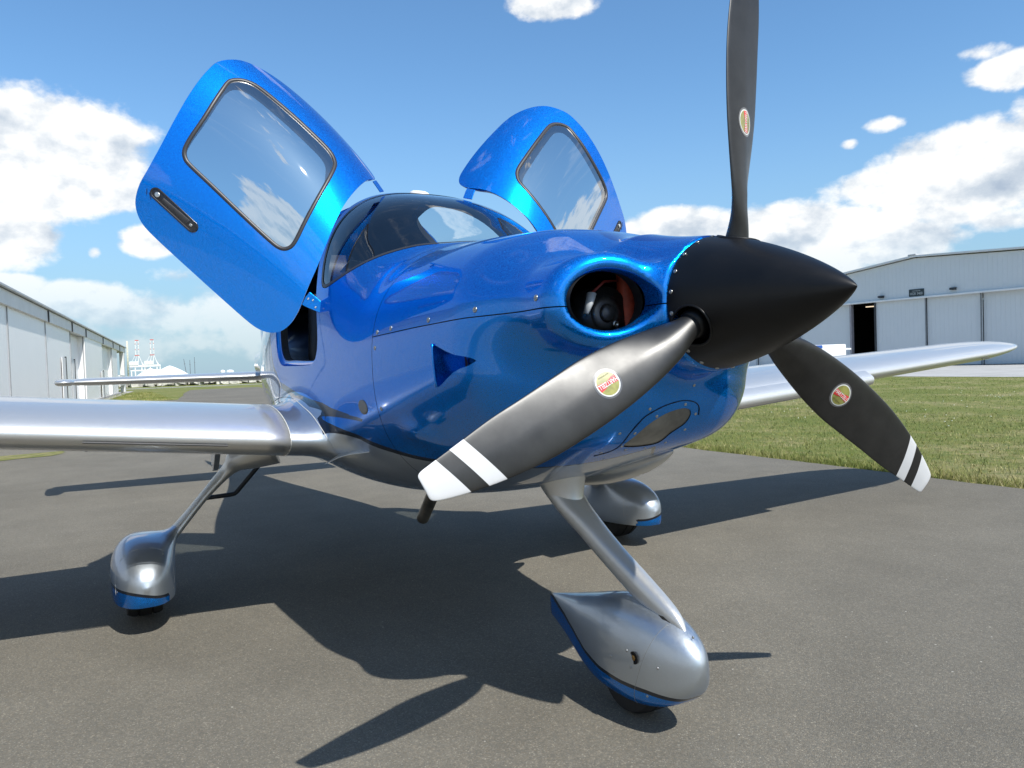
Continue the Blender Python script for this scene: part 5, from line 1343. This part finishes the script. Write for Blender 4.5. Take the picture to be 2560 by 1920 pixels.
def build_far():
    def crane(x,y,H,label,sc):
        c=empty('harbour_crane',(x,y,0),math.radians(88)); tag(c,label,'crane','white and red harbour cranes on the horizon')
        wm=mat('crane_white',(.78,.79,.80),.6,build=vary(.05,.2)); rm=mat('crane_red',(.55,.16,.15),.6,build=vary(.1,.2)); gm=mat('crane_grey',(.33,.37,.42),.6,build=vary(.1,.2))
        def L(nm,parts,m):
            V,Fc=join(parts); o=mobj(nm,V*sc,Fc,m,None,smooth=False); o.parent=c; return o
        tb=lambda a,b,r: sweep([a,b],[r,r],6,up=(0,1,.01))
        for xx,yy in ((-9,-6),(-3.5,-6),(6,-6),(10.5,-6)): L('leg',[box(xx,xx+1.6,yy,yy+1.2,0,18)],wm)
        L('portal_beam',[box(-9.5,12,-6.2,-4.6,9.5,11.5),box(-10.5,12,-6.4,-3.8,16.,19)],wm)
        L('machinery_house',[box(-10.8,2.2,-7,-2,19,25)],wm); L('operator_cab',[box(-9.8,-7.2,-7,-5,12.6,15.8)],gm)
        L('a_frame',[tb((-7,-4,25),(-1.4,-4,35),.35),tb((2,-4,24),(3.2,-4,35),.55),tb((8,-4,19),(3.6,-4,33),.5),tb((9.5,-4,19),(5.2,-4,27),.5),tb((-2,-4,25),(.4,-4,35),.45)],wm)
        par=[];red=[]
        for xx in (-1.3,3.4):
            par.append(tb((xx,-4,33),(xx,-4,57.5),.55))
            for i in range(8):
                z=34+i*3; (red if i%3==0 else par).append(box(xx-.7,xx+.7,-4.6,-3.4,z,z+.9))
        for i in range(6): par.append(tb((-1.3,-4,35+i*4),(3.4,-4,39+i*4),.13))
        L('raised_boom',par,wm); [L('red_boom_band',[q],rm) for q in red]; L('red_boom_end',[box(-1.6,3.7,-4.6,-3.4,57.3,58.8)],rm); L('red_boom_end',[box(-2.6,3.2,-4.6,-3.4,33.6,35.0)],rm)
    def at(px,dist):
        a,_=px_dir(px,800); return CC.x+dist*math.cos(a),CC.y+dist*math.sin(a)
    x,y=at(296.5,1250); crane(x,y,50,'white harbour crane with raised red tipped boom, the one nearer the hangar',.93)
    x,y=at(329,1200); crane(x,y,50,'white harbour crane with raised red tipped boom, beside the salt mounds',.905)
    x,y=at(276,1400); m=empty('lattice_mast',(x,y,0)); tag(m,'thin pale yellow crane mast just right of the hangar corner','mast')
    V,Fc=join([sweep([(0,0,0),(3,0,60)],[.7,.5],5,up=(0,1,0)),sweep([(0,1.5,0),(3,1.5,60)],[.5,.4],5,up=(0,1,0))]+[sweep([(3*i/12-.5,0,5*i),(3*i/12+.9,1.5,5*i+4)],[.25,.25],4,up=(0,1,0)) for i in range(12)]); o=mobj('mast_pole',V,Fc,mat('yellow_steel',(.72,.68,.52),.6,build=vary(.05,.3)),None); o.parent=m
    # salt heaps
    def heap(px,dist,w,hh,seed,label):
        x,y=at(px,dist); r=np.random.default_rng(seed); n=48; V=[];Fc=[]; rs_=np.linspace(1,0,14); ph=r.uniform(0,6,6)
        for q in rs_:
            for j in range(n):
                a=2*math.pi*j/n; rr_=w*q*(1+.07*math.sin(3*a+ph[0])+.04*math.sin(5*a+ph[1])+.02*math.sin(11*a+ph[2])); z=hh*(1-q**1.25)*(1+.04*math.sin(4*a+ph[3])*q)
                V.append((x+rr_*math.cos(a)*.9,y+rr_*math.sin(a),z-.2+r.normal()*.05))
        for i in range(13):
            for j in range(n): Fc.append((i*n+j,i*n+(j+1)%n,(i+1)*n+(j+1)%n,(i+1)*n+j))
        o=mobj('salt_mound',V,Fc,M_salt()); tag(o,label,'mound','white salt mounds below the cranes'); return o
    heap(325,690,14,7.6,1,'smaller white mound directly below the right hand crane'); heap(367,720,17.5,9.6,2,'taller white mound with a beige crest, right of the cranes')
    # low sand bank joining them
    r=np.random.default_rng(5); V=[];Fc=[]; n=120
    for i in range(n+1):
        px=262+i*(640-262)/n; x,y=at(px,520); x2,y2=at(px,560); hgt=.9+.35*math.sin(i*.35)+.2*r.normal(); V+= [(x,y,-.02),( (x+x2)/2,(y+y2)/2,max(hgt,.3)),(x2,y2,-.02)]
    for i in range(n): Fc+=[(3*i,3*i+3,3*i+4,3*i+1),(3*i+1,3*i+4,3*i+5,3*i+2)]
    tag(mobj('sand_bank',V,Fc,mat('beige_sand',(.48,.42,.31),.95,build=vary(.2,.1)),smooth=True),kind='structure')
    # rubble embankment beyond the taxiway
    V=[];Fc=[];bs=[]
    for i in range(420):
        t=i/419*1.; px=255+t*310+r.uniform(-1,1); d=96+r.uniform(-3,3)-t*3; x,y=at(px,d); s_=r.uniform(.25,.75)
        if r.random()<.08 and t>.4: continue
        n_=r.normal(size=3); 
        q=obox((x,y,s_*.45+r.uniform(0,.35)),(s_*.8,s_*.3*n_[0]*.4,.1*s_*n_[1]),(-s_*.25*n_[0]*.5,s_*.7,.15*s_*n_[2]),(0,.1*s_*n_[1],s_*.5)); bs.append(q)
    V,Fc=join(bs); o=mobj('rubble_bank',V,Fc,M_rock(),smooth=False); tag(o,kind='stuff')
    V,Fc=join([obox((*at(530+i*6.5,100+3*(i%2)),.35),(1.,0,0),(0,1.3,0),(0,0,.35+.15*(i%3))) for i in range(6)])
    # little things on the skyline
    for i,(px,H,lean) in enumerate(((403,30,-4),(411,28,0),(421,33,0))):
        x,y=at(px,1500); V,Fc=sweep([(x,y,0),(x,y+lean,H)],[.5,.35],6,up=(1,0,0)); V2,F2=sweep([(x,y+lean*.7-1.5,H*.7),(x,y+lean*.7+1.5,H*.7)],[.25,.25],5,up=(1,0,0)); Vj,Fj=join([(V,Fc),(V2,F2)])
        o=mobj('ship_mast',Vj,Fj,mat('dark_mast_paint',(.12,.13,.16),.6,build=vary(.1,.3)),smooth=False); tag(o,['leaning dark mast right of the salt mounds','short faint mast, middle one of three on the skyline','tallest thin mast right of the salt mounds'][i],'mast','masts on the skyline')
    for i,(px,w_) in enumerate(((481,2.6),(497,4.0))):
        x,y=at(px,900); th=np.linspace(0,2*np.pi,20,endpoint=False); R=[[(x+w_*q*math.cos(t),y+w_*q*math.sin(t),z_) for t in th] for q,z_ in ((1,0),(1,3.2),(.92,4.0),(.6,4.8),(.2,5.1))]
        V,Fc=rings(R); o=mobj('storage_tank',V,Fc,mat('tank_white',(.8,.8,.8),.6,build=vary(.04,.3))); tag(o,['small white domed tank on the skyline, left one','wider white domed tank on the skyline near the fuselage'][i],'tank')
    # service trailer behind the far wing
    c=empty('service_trailer',(-28.45,34.05,0),math.radians(60)); tag(c,'boxy white service trailer parked beside the far hangar','trailer')
    b=lbox('body',c,-1.5,1.0,-.8,.8,.45,1.62,mat('trailer_white',(.82,.82,.80),.45,build=vary(.04,2.)),.04); lbox('blue_panel',c,-1.45,-.3,-.83,-.80,1.44,1.605,mat('trailer_blue',(.02,.10,.40),.5,build=vary(.1,3.))); lbox('shelf',c,1.0,1.4,-.5,.5,1.30,1.40,M_wtrim(),.01)
    lbox('chassis',c,-1.6,1.1,-.6,.6,.30,.44,M_dark(),.02); lbox('drawbar',c,1.0,1.9,-.06,.06,.5,.60,M_dark())
    V,Fc=sweep([(-.9,0,1.6),(-.95,0,1.95)],[.012,.010],6); o=mobj('aerial',V,Fc,M_dark(),None); o.parent=c
    for xx in (-1.0,.6):
        for yy in (-.85,.85):
            th=np.linspace(0,2*np.pi,24,endpoint=False); R=[[(xx+q*math.cos(t),yy+w_,.30+q*math.sin(t)) for t in th] for q,w_ in ((.15,-.1),(.29,-.1),(.30,-.06),(.30,.06),(.29,.1),(.15,.1))]; V,Fc=rings(R); o=mobj('wheel',V,Fc,M_rubber(),None); o.parent=c
build_ground(); build_left_hangar(); build_right_hangar(); build_far()
fus,lo,up=build_body()
build_lines(fus); build_doors(fus)
build_prop(); build_wings(); build_gear(); build_inside()
